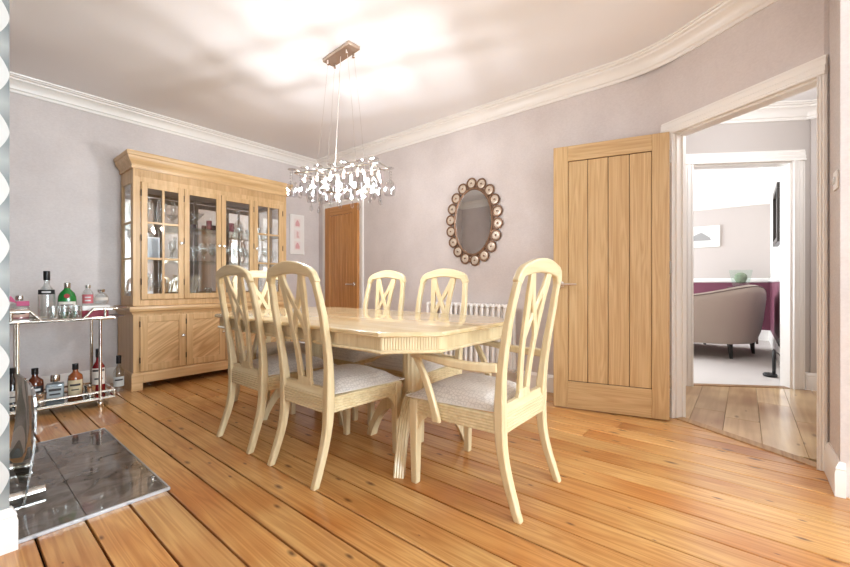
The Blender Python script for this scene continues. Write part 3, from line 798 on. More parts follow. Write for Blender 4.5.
for py, flip in ((1.48, 0), (2.425, PI)):
    lx, ly = 1.70-(TX0+TX1)/2, py-(TY0+TY1)/2
    o = reeded_post(.052, .19, TZ-.10).build('pedestal_column', M['ash'], tb, angle=60); o.location = (lx,ly,0)
    o = MB().lathe([(.03,TZ-.10),(.11,TZ-.10),(.11,TZ-.085),(.10,TZ-.08),(.10,TZ-.06),(0,TZ-.06)],20).build('pedestal_cap', M['ash'], tb, angle=30); o.location = (lx,ly,0)
    o = MB().lathe([(.02,.165),(.05,.165),(.060,.178),(.060,.20),(.052,.21),(.02,.21)],20).build('pedestal_collar', M['ash'], tb, angle=30); o.location = (lx,ly,0)
    for k in range(3):
        a = flip + PI/2 + k*2*PI/3
        # arched foot: side outline then reeded outer face
        outer = [(.03,.335),(.07,.335),(.12,.322),(.17,.295),(.215,.255),(.255,.205),(.29,.15),(.32,.09),(.345,.04),(.356,.0)]
        inner = [(.318,0),(.305,.04),(.28,.09),(.25,.135),(.21,.175),(.165,.20),(.12,.21),(.07,.205),(.03,.20)]
        m = MB(); W2 = .026
        no = len(outer); cross = [-1,-.72,-.5,-.25,0,.25,.5,.72,1]; dep = [0,.004,0,.004,0,.004,0,.004,0]
        rows = []
        for i,(r_,z_) in enumerate(outer):
            a0 = outer[max(i-1,0)]; b0 = outer[min(i+1,no-1)]; tt = Vector((b0[0]-a0[0], b0[1]-a0[1])).normalized(); nn = Vector((-tt.y, tt.x))
            if nn.x + nn.y < 0: nn = -nn
            for cx_, dd in zip(cross, dep): m.v.append((r_+nn.x*dd, cx_*W2, max(0,z_+nn.y*dd)))
        nc = len(cross)
        for i in range(no-1):
            for q in range(nc-1): m.f.append((i*nc+q,i*nc+q+1,(i+1)*nc+q+1,(i+1)*nc+q))
        b0 = len(m.v); ni = len(inner)
        for r_,z_ in inner: m.v += [(r_,-W2,z_),(r_,W2,z_)]
        for i in range(ni-1): m.f.append((b0+i*2,b0+i*2+1,b0+i*2+3,b0+i*2+2))
        m.f.append((0, b0+(ni-1)*2, b0+(ni-1)*2+1) + tuple(range(nc-1,0,-1)))
        m.f.append(tuple((no-1)*nc+q for q in range(nc)) + (b0+1, b0))
        # sides as quads strips between outer and inner
        for sidx, off in ((0,0),(nc-1,1)):
            ol = [i*nc+sidx for i in range(no)]; il = [b0+(ni-1-j)*2+off for j in range(ni)]
            for i in range(no-1):
                if i < ni-1: m.f.append((ol[i],ol[i+1],il[i+1],il[i]))
                else: m.f.append((ol[i],ol[i+1],il[ni-1]))
        o = m.build('pedestal_foot', M['ash'], tb, angle=45); o.location = (lx,ly,0); o.rotation_euler = (0,0,a)

# ------------------------------------------------------------------ oak display cabinet
KX, KY = 1.03, 4.14
cb = thing('display_cabinet', 'tall pale oak dresser with four glazed doors above cupboard doors', 'cabinet', (KX, KY, 0))
BW, BD = 1.60, .49; UX0, UX1, UY = .04, 1.56, .12
cz, cx_ = M['cab'], M['cab_x']
# base
MB().box(.015, BW-.015, .012, BD, .13, .685).build('base_body', cz, cb, bevel=.003)
pl = MB()
pl.box(0, .085, 0, .022, 0, .135).box(BW-.085, BW, 0, .022, 0, .135)
pl.extrude([(.085,.06),(.10,.062),(BW-.10,.062),(BW-.085,.06),(BW-.085,.135),(.085,.135)], (0,0,0), (1,0,0), (0,0,1), (0,1,0), .022)
pl.box(0,.022,.022,BD,0,.135).box(BW-.022,BW,.022,BD,0,.135)
pl.build('plinth', cx_, cb, bevel=.003)
MB().sweep([(BW-.015,BD),(BW-.015,.012),(.015,.012),(.015,BD)], [(0,.135),(.016,.135),(.013,.150),(.004,.158),(0,.158)]).build('plinth_moulding', cx_, cb, angle=25)
MB().sweep([(BW-.015,BD),(BW-.015,.012),(.015,.012),(.015,BD)], [(0,.672),(.008,.672),(.014,.690),(.030,.702),(.034,.722),(.030,.738),(-.12,.742),(-.12,.672)]).build('waist_moulding', cx_, cb, angle=25)
MB().box(.015,BW-.015,.012,BD,.685,.740).build('base_top', cx_, cb)
knobprof = [(.006,0),(.006,.012),(.014,.016),(.016,.022),(.012,.030),(0,.033)]
def knob(x, y, z, par):
    o = MB().lathe([(r,-q) for r,q in knobprof], 14, (x,y,z), 'Y').build('knob', M['chrome'], par)
    return o
dw = (BW-.12)/4
for i in range(4):
    x0 = .06 + i*dw + .003; x1 = x0 + dw - .006; z0, z1 = .165, .655; s = .058
    d = MB(); d.box(x0,x0+s,-.006,.012,z0,z1).box(x1-s,x1,-.006,.012,z0,z1).box(x0+s,x1-s,-.006,.012,z0,z0+s).box(x0+s,x1-s,-.006,.012,z1-s,z1)
    d = d.build('cupboard_door', cz, cb, bevel=.003)
    MB().box(x0+s-.002,x1-s+.002,.002,.010,z0+s-.002,z1-s+.002).build('door_panel', M['cab_panel'], d)
    kx = x1-.028 if i < 2 else x0+.028
    knob(kx, -.006, .455, d)
    hx_ = x0-.002 if i < 2 else x1+.002
    for z in (.24,.56): MB().tube([(hx_,-.006,z),(hx_,-.006,z+.05)], .0045, 6).build('hinge', M['iron'], d)
# upper case
ZU0, ZU1 = .742, 1.99
MB().box(UX0+.005,UX1-.005,UY+.01,BD,ZU0,.80).build('upper_floor', cx_, cb)
MB().box(UX0+.005,UX1-.005,UY+.01,BD,1.90,1.945).build('upper_ceiling', cx_, cb)
MB().box(UX0+.02,UX1-.02,BD-.018,BD,.80,1.90).build('back_board', cz, cb)
MB().box(UX0+.02,UX1-.02,BD-.022,BD-.018,.80,1.90).build('back_mirror', M['mirror'], cb)
ff = MB().box(UX0,.098,UY-.002,UY+.022,ZU0,ZU1).box(1.502,UX1,UY-.002,UY+.022,ZU0,ZU1)
ff.box(.098,1.502,UY-.002,UY+.022,ZU0,.795).box(.098,1.502,UY-.002,UY+.022,1.872,ZU1)
ff.build('face_frame', cz, cb, bevel=.002)
MB().box(.79,.81,UY+.024,UY+.05,.80,1.90).build('centre_post', cz, cb)
for x in (UX0, UX1-.02):
    o = MB().box(x,x+.02,UY+.022,UY+.065,ZU0,ZU1).box(x,x+.02,BD-.05,BD,ZU0,ZU1).box(x,x+.02,UY+.065,BD-.05,ZU0,.83).box(x,x+.02,UY+.065,BD-.05,1.86,ZU1).build('side_frame', cz, cb, bevel=.002)
    MB().box(x+.008,x+.012,UY+.065,BD-.05,.83,1.86).build('side_pane', M['pane'], o)
    MB().box(x+.004,x+.016,UY+.065,BD-.05,1.165,1.185).box(x+.004,x+.016,UY+.065,BD-.05,1.495,1.515).build('glazing_bar', cz, o)
ddw = 1.404/4
for i in range(4):
    x0 = .098 + i*ddw + .002; x1 = x0 + ddw - .004; z0, z1 = .798, 1.869; s = .047
    d = MB(); d.box(x0,x0+s,UY-.022,UY,z0,z1).box(x1-s,x1,UY-.022,UY,z0,z1).box(x0+s,x1-s,UY-.022,UY,z0,z0+s+.006).box(x0+s,x1-s,UY-.022,UY,z1-s-.004,z1)
    d = d.build('glazed_door', cz, cb, bevel=.003)
    MB().box(x0+s-.004,x1-s+.004,UY-.010,UY-.006,z0+s,z1-s).build('pane', M['pane'], d)
    if i in (0,3):
        xm = (x0+x1)/2
        MB().box(xm-.010,xm+.010,UY-.020,UY-.002,z0+s,z1-s).build('glazing_bar', cz, d, bevel=.002)
        for zz in (1.175, 1.505):
            for a, b in ((x0+s, xm-.010), (xm+.010, x1-s)):
                MB().box(a,b,UY-.019,UY-.003,zz-.010,zz+.010).build('glazing_bar', cx_, d, bevel=.002)
    kx = {0:x1-.024,1:x1-.024,2:x0+.024,3:x0+.024}[i]
    knob(kx, UY-.022, 1.335, d)
    hx_ = x0-.002 if i < 2 else x1+.002
    if i == 2: hx_ = x1+.001
    for z in (.93,1.33,1.74): MB().tube([(hx_,UY-.022,z),(hx_,UY-.022,z+.06)], .0045, 6).build('hinge', M['iron'], d)
for z in (1.165, 1.50):
    MB().box(UX0+.024,UX1-.024,UY+.05,BD-.026,z,z+.008).build('glass_shelf', M['shelf_glass'], cb)
up = [(UX1,BD),(UX1,UY-.002),(UX0,UY-.002),(UX0,BD)]
MB().sweep(up, [(0,1.985),(.012,1.985),(.015,1.998),(.010,2.004),(.012,2.016),(.020,2.034),(.034,2.050),(.044,2.072),(.047,2.088),(.054,2.096),(.057,2.110),(.057,2.126),(.052,2.132),(-.10,2.132),(-.10,1.985)]).build('cornice', cx_, cb, angle=22)
MB().box(UX0+.02,UX1-.02,UY+.05,BD,2.11,2.13).build('top_board', cx_, cb)
fr_ = MB()
nrd = 150
for k in range(nrd):      # band of fine reeds on the frieze
    x = UX0+.02 + (UX1-UX0-.04)*k/nrd
    fr_.box(x, x+(UX1-UX0-.04)/nrd*.6, UY-.0065, UY-.002, 1.918, 1.982)
o = fr_.build('frieze_reeding', cz, cb, smooth=False); o['kind'] = 'stuff'

# ------------------------------------------------------------------ glassware inside the cabinet
def lathe_obj(prof, mat, name, n=16): return MB().lathe(prof, n).build(name, mat, angle=50)
WINE = [(.030,0),(.031,.003),(.010,.006),(.004,.012),(.0035,.085),(.010,.092),(.026,.105),(.034,.130),(.034,.155),(.029,.190)]
FLUTE = [(.028,0),(.029,.003),(.008,.006),(.0035,.012),(.0035,.09),(.010,.10),(.018,.125),(.022,.17),(.022,.215),(.020,.245)]
COUPE = [(.034,0),(.035,.003),(.008,.006),(.0035,.012),(.0035,.105),(.008,.112),(.045,.150),(.062,.172),(.063,.175)]
TUMBLER = [(.028,0),(.032,.003),(.034,.04),(.037,.095),(.035,.095),(.032,.04),(.026,.012),(0,.010)]
DECANT = [(.048,0),(.052,.004),(.055,.06),(.050,.10),(.022,.135),(.014,.15),(.013,.20),(.019,.212),(.019,.216),(.009,.218),(.012,.225),(.022,.245),(.018,.265),(0,.275)]
VASE = [(.035,0),(.038,.004),(.020,.03),(.022,.06),(.040,.12),(.050,.19),(.058,.235),(.060,.24)]
CANDLE = [(.026,0),(.027,.002),(.027,.098),(.025,.10),(.025,.094),(.0,.094)]
M['ruby'] = plain('ruby_glass', (132,34,52), .15, coat=.4)
protos = {}
def glassitem(kind, prof, mat, x, y, z, label, group, cat, n=16):
    if kind not in protos:
        o = lathe_obj(prof, mat, kind, n); protos[kind] = o
    else:
        o = protos[kind].copy(); C.objects.link(o)
    o.location = (x, y, z)
    tag(o, label, cat, group); return o
def kx(i, f): return KX + .098 + ddw*(i+f)       # x position behind door i
YC = KY + .30
Z1, Z2, Z3 = .8005, 1.1735, 1.5085
jit = random.Random(3)
ORD = {1:[''], 2:['left-hand ','right-hand '], 3:['leftmost ','middle ','rightmost '], 4:['leftmost ','second ','third ','rightmost '], 5:['leftmost ','second ','middle ','fourth ','rightmost '], 6:['leftmost ','second ','third ','fourth ','fifth ','rightmost ']}
def row(kind, prof, mat, i, fs, z, label, group, cat, dy=0.0, **k):
    for q, f in enumerate(fs):
        glassitem(kind, prof, mat, kx(i,f), YC + dy + (.05 if q%2 else -.04), z, ORD[len(fs)][q] + label, group, cat, **k)
row('champagne_flute', FLUTE, M['glass'], 0, (.2,.38,.56,.74,.88), Z3, 'tall clear flute on the top shelf behind the leftmost glazed door', 'flutes in the cabinet', 'glass')
row('champagne_flute', FLUTE, M['glass'], 0, (.25,.42,.58), Z1, 'tall clear flute on the bottom level behind the leftmost glazed door', 'flutes in the cabinet', 'glass')
row('wine_glass', WINE, M['glass'], 0, (.80,), Z1, 'lone wine glass on the bottom level behind the leftmost glazed door', 'wine glasses in the cabinet', 'glass')
row('wine_glass', WINE, M['glass'], 0, (.86,), Z2, 'lone wine glass on the middle shelf behind the leftmost glazed door', 'wine glasses in the cabinet', 'glass')
row('cocktail_glass', COUPE, M['glass'], 1, (.25,.62), Z3, 'wide cocktail glass on the top shelf behind the second glazed door', 'cocktail glasses in the cabinet', 'glass')
row('wine_glass', WINE, M['glass'], 1, (.66,.80,.92), Z2, 'stemmed wine glass at the right of the middle shelf behind the second glazed door', 'wine glasses in the cabinet', 'glass')
glassitem('decanter', DECANT, M['glass'], kx(1,.28), YC, Z2, 'clear stoppered decanter on the middle shelf behind the second glazed door', None, 'decanter')
glassitem('glass_vase', VASE, M['glass'], kx(1,.42), YC-.03, Z1, 'clear flared vase on the bottom level behind the second glazed door', None, 'vase')
row('ruby_tumbler', CANDLE, M['ruby'], 1, (.84,), Z3, 'ruby tumbler on the top shelf, the only one behind the second glazed door', 'ruby tumblers in the cabinet', 'tumbler')
row('ruby_tumbler', CANDLE, M['ruby'], 2, (.16,.34,.50), Z3, 'ruby tumbler on the top shelf behind the third glazed door', 'ruby tumblers in the cabinet', 'tumbler')
row('wine_glass', WINE, M['glass'], 2, (.14,.30,.46,.62,.78,.92), Z2, 'stemmed wine glass in the row on the middle shelf behind the third glazed door', 'wine glasses in the cabinet', 'glass')
glassitem('decanter', DECANT, M['glass'], kx(2,.78), YC, Z3, 'clear stoppered decanter on the top shelf behind the third glazed door', None, 'decanter')
row('wine_glass', WINE, M['glass'], 3, (.22,.40,.62,.80), Z2, 'stemmed wine glass on the middle shelf behind the rightmost glazed door', 'wine glasses in the cabinet', 'glass')
row('tumbler', TUMBLER, M['glass'], 3, (.25,.50,.75), Z3, 'clear tumbler on the top shelf behind the rightmost glazed door', 'tumblers in the cabinet', 'tumbler')
row('tumbler', TUMBLER, M['glass'], 2, (.30,.55,.80), Z1, 'clear tumbler on the bottom level behind the third glazed door', 'tumblers in the cabinet', 'tumbler')
row('wine_glass', WINE, M['glass'], 3, (.30,.55,.78), Z1, 'stemmed wine glass on the bottom level behind the rightmost glazed door', 'wine glasses in the cabinet', 'glass')
fp_ = thing('grey_plaque', 'grey framed plaque leaning on the middle shelf behind the leftmost glazed door', 'plaque', (kx(0,.40), YC+.08, Z2))
o = MB().box(-.09,.09,-.006,.006,0,.23).build('frame', plain('pewter_frame',(150,150,152),.35,.6), fp_, bevel=.003); MB().box(-.075,.075,-.0075,-.006,.015,.215).build('face', plain('slate_face',(128,134,140),.3), fp_)
# little white card and dish
tag(MB().box(kx(0,.16),kx(0,.36),YC-.085,YC-.081,Z1,Z1+.07).build('white_card', M['white'], bevel=.001), 'small white card standing on the bottom level behind the leftmost glazed door', 'card')
tag(MB().lathe([(.03,0),(.035,.003),(.065,.02),(.07,.026),(.06,.024),(.03,.008),(0,.008)],20,(kx(1,.70),YC-.09,Z1)).build('white_dish', M['white'],angle=40), 'shallow white dish in front of the vase behind the second glazed door', 'dish')

# ------------------------------------------------------------------ bar cart
ROT = math.radians(-3); CL, CD = .44, .40
cart = thing('bar_cart', 'polished nickel bar cart with two mirrored shelves beside the cabinet', 'cart', (.315, 3.846, 0), ROT)
NK = M['nickel']; tb_ = .0095
def bar(m, a, b, r=.0085): 
    a, b = Vector(a), Vector(b)
    d = (b-a).normalized(); 
    m.tube([a, b], r*1.25, 4)
def sq(name, segs, r=.0085):
    m = MB()
    for a, b in segs: bar(m, a, b, r)
    return m.build(name, NK, cart, smooth=False, bevel=.001, seg=1)
HX = .085
for x in (0, CL):
    for y in (0, CD):
        sq('leg', [((x,y,.045),(x,y,.672))])
        MB().lathe([(.006,.046),(.016,.040),(.018,.034),(.018,.012),(.014,.0),(0,0)],14,(x,y,0)).build('caster', M['nickel'], cart)
for z, nm in ((.678,'upper'),(.062,'lower')):
    x0, x1 = -HX, CL+HX
    sq('shelf_frame', [((x0,0,z),(x1,0,z)),((x0,CD,z),(x1,CD,z)),((x0,0,z),(x0,CD,z)),((x1,0,z),(x1,CD,z))], .0095)
    MB().box(x0+.008,x1-.008,.008,CD-.008,z-.004,z+.004).build('mirror_shelf', M['mirror'] if nm=='upper' else M['smoke'], cart)
# gallery rail round the lower shelf
x0, x1 = -HX, CL+HX
sq('gallery_rail', [((x0,0,.115),(x1,0,.115)),((x0,CD,.115),(x1,CD,.115)),((x0,0,.115),(x0,CD,.115)),((x1,0,.115),(x1,CD,.115)),((x0,0,.062),(x0,0,.115)),((x1,0,.062),(x1,0,.115)),((x0,CD,.062),(x0,CD,.115)),((x1,CD,.062),(x1,CD,.115))], .007)
# raised handle loops at both ends
for xa, xb, xc in ((.12,.06,-.095),(CL-.10,CL-.04,CL+.098)):
    segs = []
    for y in (0, CD): segs += [((xa,y,.678),(xb,y,.752)), ((xb,y,.752),(xc,y,.752))]
    segs += [((xc,0,.752),(xc,CD,.752)), ((CL+.03 if xc > 0 else -.03,0,.678),(CL+.03 if xc > 0 else -.03,0,.752))]
    sq('handle', segs, .008)
RAIL_REFL = plain('dark_rail_reflection',(92,58,38),.35)  # brown paints the dark reflection in the handle and shelf rail ends
MB().box(CL+.10,CL+.205,.20,CD,.744,.753).build('rail_end', RAIL_REFL, cart, bevel=.002)
MB().box(CL+.10,CL+.18,.16,CD-.03,.674,.683).build('rail_end', RAIL_REFL, cart, bevel=.002)
def cl(u, v, z=.6835):
    c, s_ = math.cos(ROT), math.sin(ROT)
    return (.315+u*c-v*s_, 3.846+u*s_+v*c, z)

# ------------------------------------------------------------------ bottles
def tinted(name, tint): return thin_glass(name, tint, .08, .7)
G_CLEAR = tinted('clear_bottle', (.90,.93,.93)); G_GREEN = plain('green_glass', (22,122,48), .08, coat=.6); 
G_AMBER = plain('amber_spirit', (96,40,14), .08, coat=.6); G_RED = plain('red_spirit', (122,18,26), .08, coat=.6); G_PINK = plain('pink_spirit', (226,140,150), .1, coat=.6)
G_GREY = plain('smoky_grey_glass', (128,136,140), .12, coat=.5)
LAB_W = plain('paper_label', (228,222,212), .6); LAB_B = plain('black_label', (28,28,30), .5); LAB_C = plain('cream_label', (222,204,166), .6); LAB_P = plain('pink_label', (214,96,140), .5)
INK = plain('label_ink', (60,52,52), .6); INKW = plain('white_ink', (225,225,225), .6); SEAL = plain('red_seal', (160,30,32), .5)
def bottle(name, label, loc, body, glass, cap, lab=None, sx=1.0, sy=1.0, n=20, rz=0.0, square=False):
    """body/cap: (r,z) profiles; lab: (r,z0,z1,mat,lines)"""
    b = thing(name, label, 'bottle', loc, rz, 'bottles on and by the bar cart')
    nn = 4 if square else n
    def shell(prof, nm, mat):
        m = MB().lathe(prof, nn, sx=sx, sy=sy)
        if square:
            c, s_ = math.cos(PI/4), math.sin(PI/4)
            m.v = [(x/sx*1, y/sy*1, z) for x,y,z in m.v]
            m.v = [((x*c-y*s_)*sx*1.2, (x*s_+y*c)*sy*1.2, z) for x,y,z in m.v]
        return m.build(nm, mat, b, angle=40, bevel=.004 if square else 0)
    shell(body, 'body', glass)
    MB().lathe(cap[0], 14).build('cap', cap[1], b, angle=40)
    for L_ in (lab or []):
        r, z0, z1, mt, lines = L_
        m = MB()
        if square:
            w_ = r*sx*.72; m.box(-w_,w_,-r*sy*.87-.0015,-r*sy*.87,z0,z1)
        else:
            k = 12; pts = [(r*sx*math.cos(a), r*sy*math.sin(a)) for a in [-PI/2 + (i/k-.5)*2.2 for i in range(k+1)]]
            inn = [(p[0]*.97, p[1]*.97) for p in pts[::-1]]
            m.prism(pts+inn, z0, z1)
        lo = m.build('label_paper', mt, b)
        if lines:
            m = MB()
            for (f0, f1, wd, imt) in lines:
                za, zb = z0+(z1-z0)*f0, z0+(z1-z0)*f1
                if square: m.box(-r*sx*.72*wd, r*sx*.72*wd, -r*sy*.87-.0022, -r*sy*.87-.0012, za, zb)
                else:
                    k = 8; pts = [((r+.0006)*sx*math.cos(a), (r+.0006)*sy*math.sin(a)) for a in [-PI/2 + (i/k-.5)*2.0*wd for i in range(k+1)]]
                    inn = [(p[0]*.985, p[1]*.985) for p in pts[::-1]]; m.prism(pts+inn, za, zb)
            m.build('label_print', lines[0][3], lo)
    return b
FACE = math.radians(-10)
# upper shelf, left to right
b = bottle('pink_gin_bottle', 'squat pink bottle with magenta ribbon at the left end of the upper cart shelf', cl(.015,.20), [(.044,0),(.050,.004),(.050,.10),(.040,.118),(.016,.126),(.015,.14)], G_CLEAR, ([(.02,.14),(.022,.145),(.022,.165),(.018,.175),(0,.176)], M['chrome']), [(.051,.02,.075,plain('peach_label',(238,196,180),.5),[(.4,.6,.6,INK)])], 1.1, .7, rz=FACE)
MB().lathe([(.046,.006),(.046,.07),(0,.07)],16,sx=1.1,sy=.7).build('liquid', G_PINK, b)
m = MB(); m.box(-.01,.055,-.045,-.035,.10,.135); m.extrude([(0,0),(-.03,.05),(-.045,.055),(-.05,.02)], (-.005,-.04,.12),(1,0,0),(0,0,1),(0,1,0),.01); m.build('ribbon', LAB_P, b, bevel=.003)
bottle('vodka_bottle', 'tall clear bottle with black cap and black neck label on the upper cart shelf', cl(.155,.16), [(.040,0),(.046,.004),(.047,.19),(.044,.205),(.020,.245),(.0155,.26),(.0155,.30)], G_CLEAR, ([(.0185,.285),(.0190,.287),(.0190,.352),(.017,.354),(0,.354)], M['black']), [(.0475,.182,.216,LAB_B,[(.35,.65,.5,INKW)])], 1.05, 1.05, rz=FACE)
b = bottle('green_gin_bottle', 'round-shouldered green bottle with white label and red seal on the upper cart shelf', cl(.265,.14), [(.042,0),(.047,.005),(.048,.14),(.046,.165),(.038,.19),(.022,.212),(.016,.22),(.016,.235)], G_GREEN, ([(.019,.228),(.020,.23),(.020,.264),(.017,.267),(0,.268)], M['chrome']), [(.0485,.05,.125,LAB_W,[(.62,.72,.7,INK),(.3,.36,.4,INK)])], 1.12, .8, rz=FACE)
MB().lathe([(.017,0),(.017,.004),(0,.006)],14,(0,-.038,.168),'Y').build('seal', SEAL, b)
bottle('pink_letter_bottle', 'clear bottle with rosy label standing on white books at the right of the cart', cl(.392,.20,.774), [(.034,0),(.036,.003),(.036,.085),(.030,.105),(.014,.125),(.013,.14)], G_CLEAR, ([(.016,.135),(.017,.137),(.017,.158),(0,.160)], M['chrome']), [(.037,.015,.085,plain('rosy_label',(206,110,118),.5),[(.25,.4,.5,INKW),(.6,.75,.5,INKW)])], rz=FACE)
bottle('round_decanter_bottle', 'small round clear bottle with silver stopper and white tag at the cart right end', cl(.476,.215,.774), [(.030,0),(.040,.005),(.047,.03),(.046,.06),(.034,.085),(.014,.096),(.013,.10)], G_CLEAR, ([(.014,.098),(.022,.102),(.026,.12),(.022,.124),(0,.126)], M['chrome']), [(.047,.035,.06,LAB_W,None)], rz=FACE)
# books / tray under them
bk = thing('white_book', 'thin white book lying under the bottles at the right end of the cart', 'book', cl(.425,.2,.7345), ROT)
MB().box(-.088,.095,-.07,.07,0,.038).build('cover', M['white'], bk, bevel=.002)
bk2 = thing('crimson_book', 'crimson book lying below the white book on the cart', 'book', cl(.42,.2,.6825), ROT)
MB().box(-.10,.09,-.075,.075,0,.0515).build('cover', plain('crimson_cover',(150,36,58),.5), bk2, bevel=.002)
for q, (u, v) in enumerate(((.245,.05),(.31,.055),(.185,.055))):
    glassitem('tumbler', TUMBLER, M['glass'], *cl(u,v), ('clear tumbler in front of the green bottle on the cart','clear tumbler right of the green bottle on the upper cart shelf','clear tumbler between the tall clear bottle and the green bottle on the cart')[q], 'tumblers on the bar cart', 'tumbler')
# lower shelf
LZ = .0665
WH = [(.040,0),(.046,.004),(.046,.145),(.041,.168),(.020,.19),(.016,.20),(.016,.23)]
CAPB = ([(.019,.212),(.0195,.214),(.0195,.256),(0,.258)], M['black'])
bottle('dark_spirit_bottle', 'dark bottle with black cap half hidden behind the chimney breast on the lower shelf', cl(-.02,.24,LZ), [(.036,0),(.040,.004),(.040,.15),(.030,.18),(.0145,.20),(.0145,.26)], plain('near_black_glass',(30,20,16),.1,coat=.5), ([(.017,.23),(.0175,.232),(.0175,.27),(0,.272)], M['black']), [(.041,.03,.11,LAB_W,[(.4,.5,.6,INK)])], rz=FACE)
bottle('whiskey_bottle', 'square-shouldered amber bottle with black label on the lower cart shelf', cl(.095,.20,LZ), WH, G_AMBER, CAPB, [(.0465,.035,.13,LAB_B,[(.62,.8,.7,INKW),(.3,.4,.5,INKW)])], 1.05, 1.0, rz=FACE)
bottle('grey_square_bottle', 'square smoky grey bottle with silver stopper on the lower cart shelf', cl(.203,.19,LZ), [(.058,0),(.060,.004),(.060,.12),(.054,.128),(.016,.132),(.016,.145)], G_GREY, ([(.026,.142),(.028,.145),(.028,.185),(.024,.192),(0,.193)], M['nickel']), [(.060,.025,.105,plain('pewter_label',(176,182,184),.4),[(.62,.85,.8,INK),(.25,.40,.7,INK)])], 1.0, .62, rz=FACE, square=True)
bottle('honey_whiskey_bottle', 'amber bottle with cream label and black cap on the lower cart shelf', cl(.318,.20,LZ), WH, plain('honey_spirit',(150,78,34),.08,coat=.6), CAPB, [(.0465,.025,.135,LAB_C,[(.60,.74,.7,INK),(.3,.38,.5,INK)])], rz=FACE)
bottle('red_liqueur_bottle', 'tall red liqueur bottle with white label at the right end of the lower cart shelf', cl(.46,.22,LZ), [(.038,0),(.044,.004),(.044,.19),(.038,.215),(.018,.25),(.015,.27),(.015,.32)], G_RED, ([(.017,.285),(.018,.288),(.018,.352),(0,.354)], M['black']), [(.045,.07,.20,LAB_W,[(.8,.92,.95,INK),(.3,.4,.6,INK)])], 1.0, .8, rz=FACE)
bottle('clear_gin_bottle', 'clear bottle with black cap on the floor between the cart and the cabinet', (.965,4.25,0), [(.036,0),(.041,.004),(.041,.16),(.036,.185),(.018,.215),(.0145,.235),(.0145,.27)], G_CLEAR, ([(.0175,.245),(.018,.247),(.018,.315),(0,.317)], M['black']), [(.042,.05,.135,plain('pale_label',(206,210,206),.5),[(.6,.75,.7,INK)])], rz=FACE)
for q, (u, v, lb) in enumerate(((.115,.075,'steel cup in front of the black-labelled amber bottle on the lower cart shelf'),(.392,.10,'steel cup right of the cream-labelled bottle on the lower cart shelf'))):
    o = MB().lathe([(.026,0),(.030,.003),(.036,.085),(.037,.09),(.034,.088),(.028,.01),(0,.008)],18).build('steel_cup', M['chrome'], angle=40); o.location = cl(u,v,LZ); tag(o, lb, 'cup', 'steel cups on the bar cart')

# ------------------------------------------------------------------ hearth and fire screen
def tile_mat():
    m, nt, b = mat_new('polished_dark_tile'); N = nt.nodes; L = nt.links
    tc = N.new('ShaderNodeTexCoord'); oi = N.new('ShaderNodeObjectInfo')
    n1 = N.new('ShaderNodeTexNoise'); n1.inputs['Scale'].default_value = 9; n1.inputs['Detail'].default_value = 8; n1.inputs['Distortion'].default_value = 1.4; L.new(tc.outputs['Object'], n1.inputs['Vector'])
    rp = N.new('ShaderNodeValToRGB'); L.new(n1.outputs['Fac'], rp.inputs[0])
    rp.color_ramp.elements[0].position = .35; rp.color_ramp.elements[0].color = lin((92,83,76))
    rp.color_ramp.elements[1].position = .7; rp.color_ramp.elements[1].color = lin((134,124,116))
    L.new(rp.outputs[0], b.inputs['Base Color']); b.inputs['Roughness'].default_value = .07; b.inputs['Coat Weight'].default_value = .5; b.inputs['Coat Roughness'].default_value = .02
    return m
hr = thing('hearth', 'polished dark grey tiled hearth with pale metal edge, set on the floorboards', 'hearth', (CX+.022, 2.04, 0))
HW, HD = .655-CX-.022, 1.165
MB().box(0,HW-.004,.004,HD-.004,0,.008).build('bed', plain('grout',(150,144,138),.8), hr)
tm = tile_mat(); xj = .36-CX-.022; yj = .54
for a,b_ in ((0,xj),(xj,HW-.008)):
    for c,d_ in ((.008,yj),(yj,HD-.008)):
        MB().box(a+.001,b_-.001,c+.001,d_-.001,.008,.0135).build('tile', tm, hr, bevel=.0008, seg=1)
ed = plain('brushed_edge', (196,198,202), .35, .6)
MB().box(0,HW,-.002,.008,0,.0145).build('edge_strip', ed, hr, bevel=.002); MB().box(HW-.008,HW,.008,HD,0,.0145).build('edge_strip', ed, hr, bevel=.002); MB().box(0,HW-.008,HD-.008,HD,0,.0145).build('edge_strip', ed, hr, bevel=.002)
fs = thing('fire_screen', 'curved smoked glass fire screen on chrome feet standing on the hearth', 'fire screen', (.196, 2.30, .0145))
m = MB(); nz, ny = 10, 14; th = .008
grid = []
for s_ in (0,1):
    for j in range(ny+1):
        for i in range(nz+1):
            q = i/nz; v = j/ny; z = .02 + .445*q
            x = .008 + .034*math.sin(q*PI*.62) + s_*th + .012*math.sin(v*PI)
            y = v*.62
            if q > .9 and (v < .06 or v > .94): y += (.012 if v < .5 else -.012)
            m.v.append((x,y,z))
nn_ = (ny+1)*(nz+1)
for j in range(ny):
    for i in range(nz):
        a = j*(nz+1)+i; q = (a,a+1,a+nz+2,a+nz+1); m.f.append(q[::-1]); m.f.append(tuple(k+nn_ for k in q))
ring = [i for i in range(nz+1)] + [j*(nz+1)+nz for j in range(1,ny+1)] + [ny*(nz+1)+i for i in range(nz-1,-1,-1)] + [j*(nz+1) for j in range(ny-1,0,-1)]
for a,b_ in zip(ring, ring[1:]+ring[:1]): m.f.append((a,b_,b_+nn_,a+nn_))
m.build('glass_panel', M['smoke'], fs, angle=50)
for y in (.10,.50):
    MB().lathe([(.0,-.03),(.0185,-.03),(.020,-.028),(.020,.085),(.0185,.087),(0,.087)],18,(0,y,.022),'X').build('foot', M['chrome'], fs)

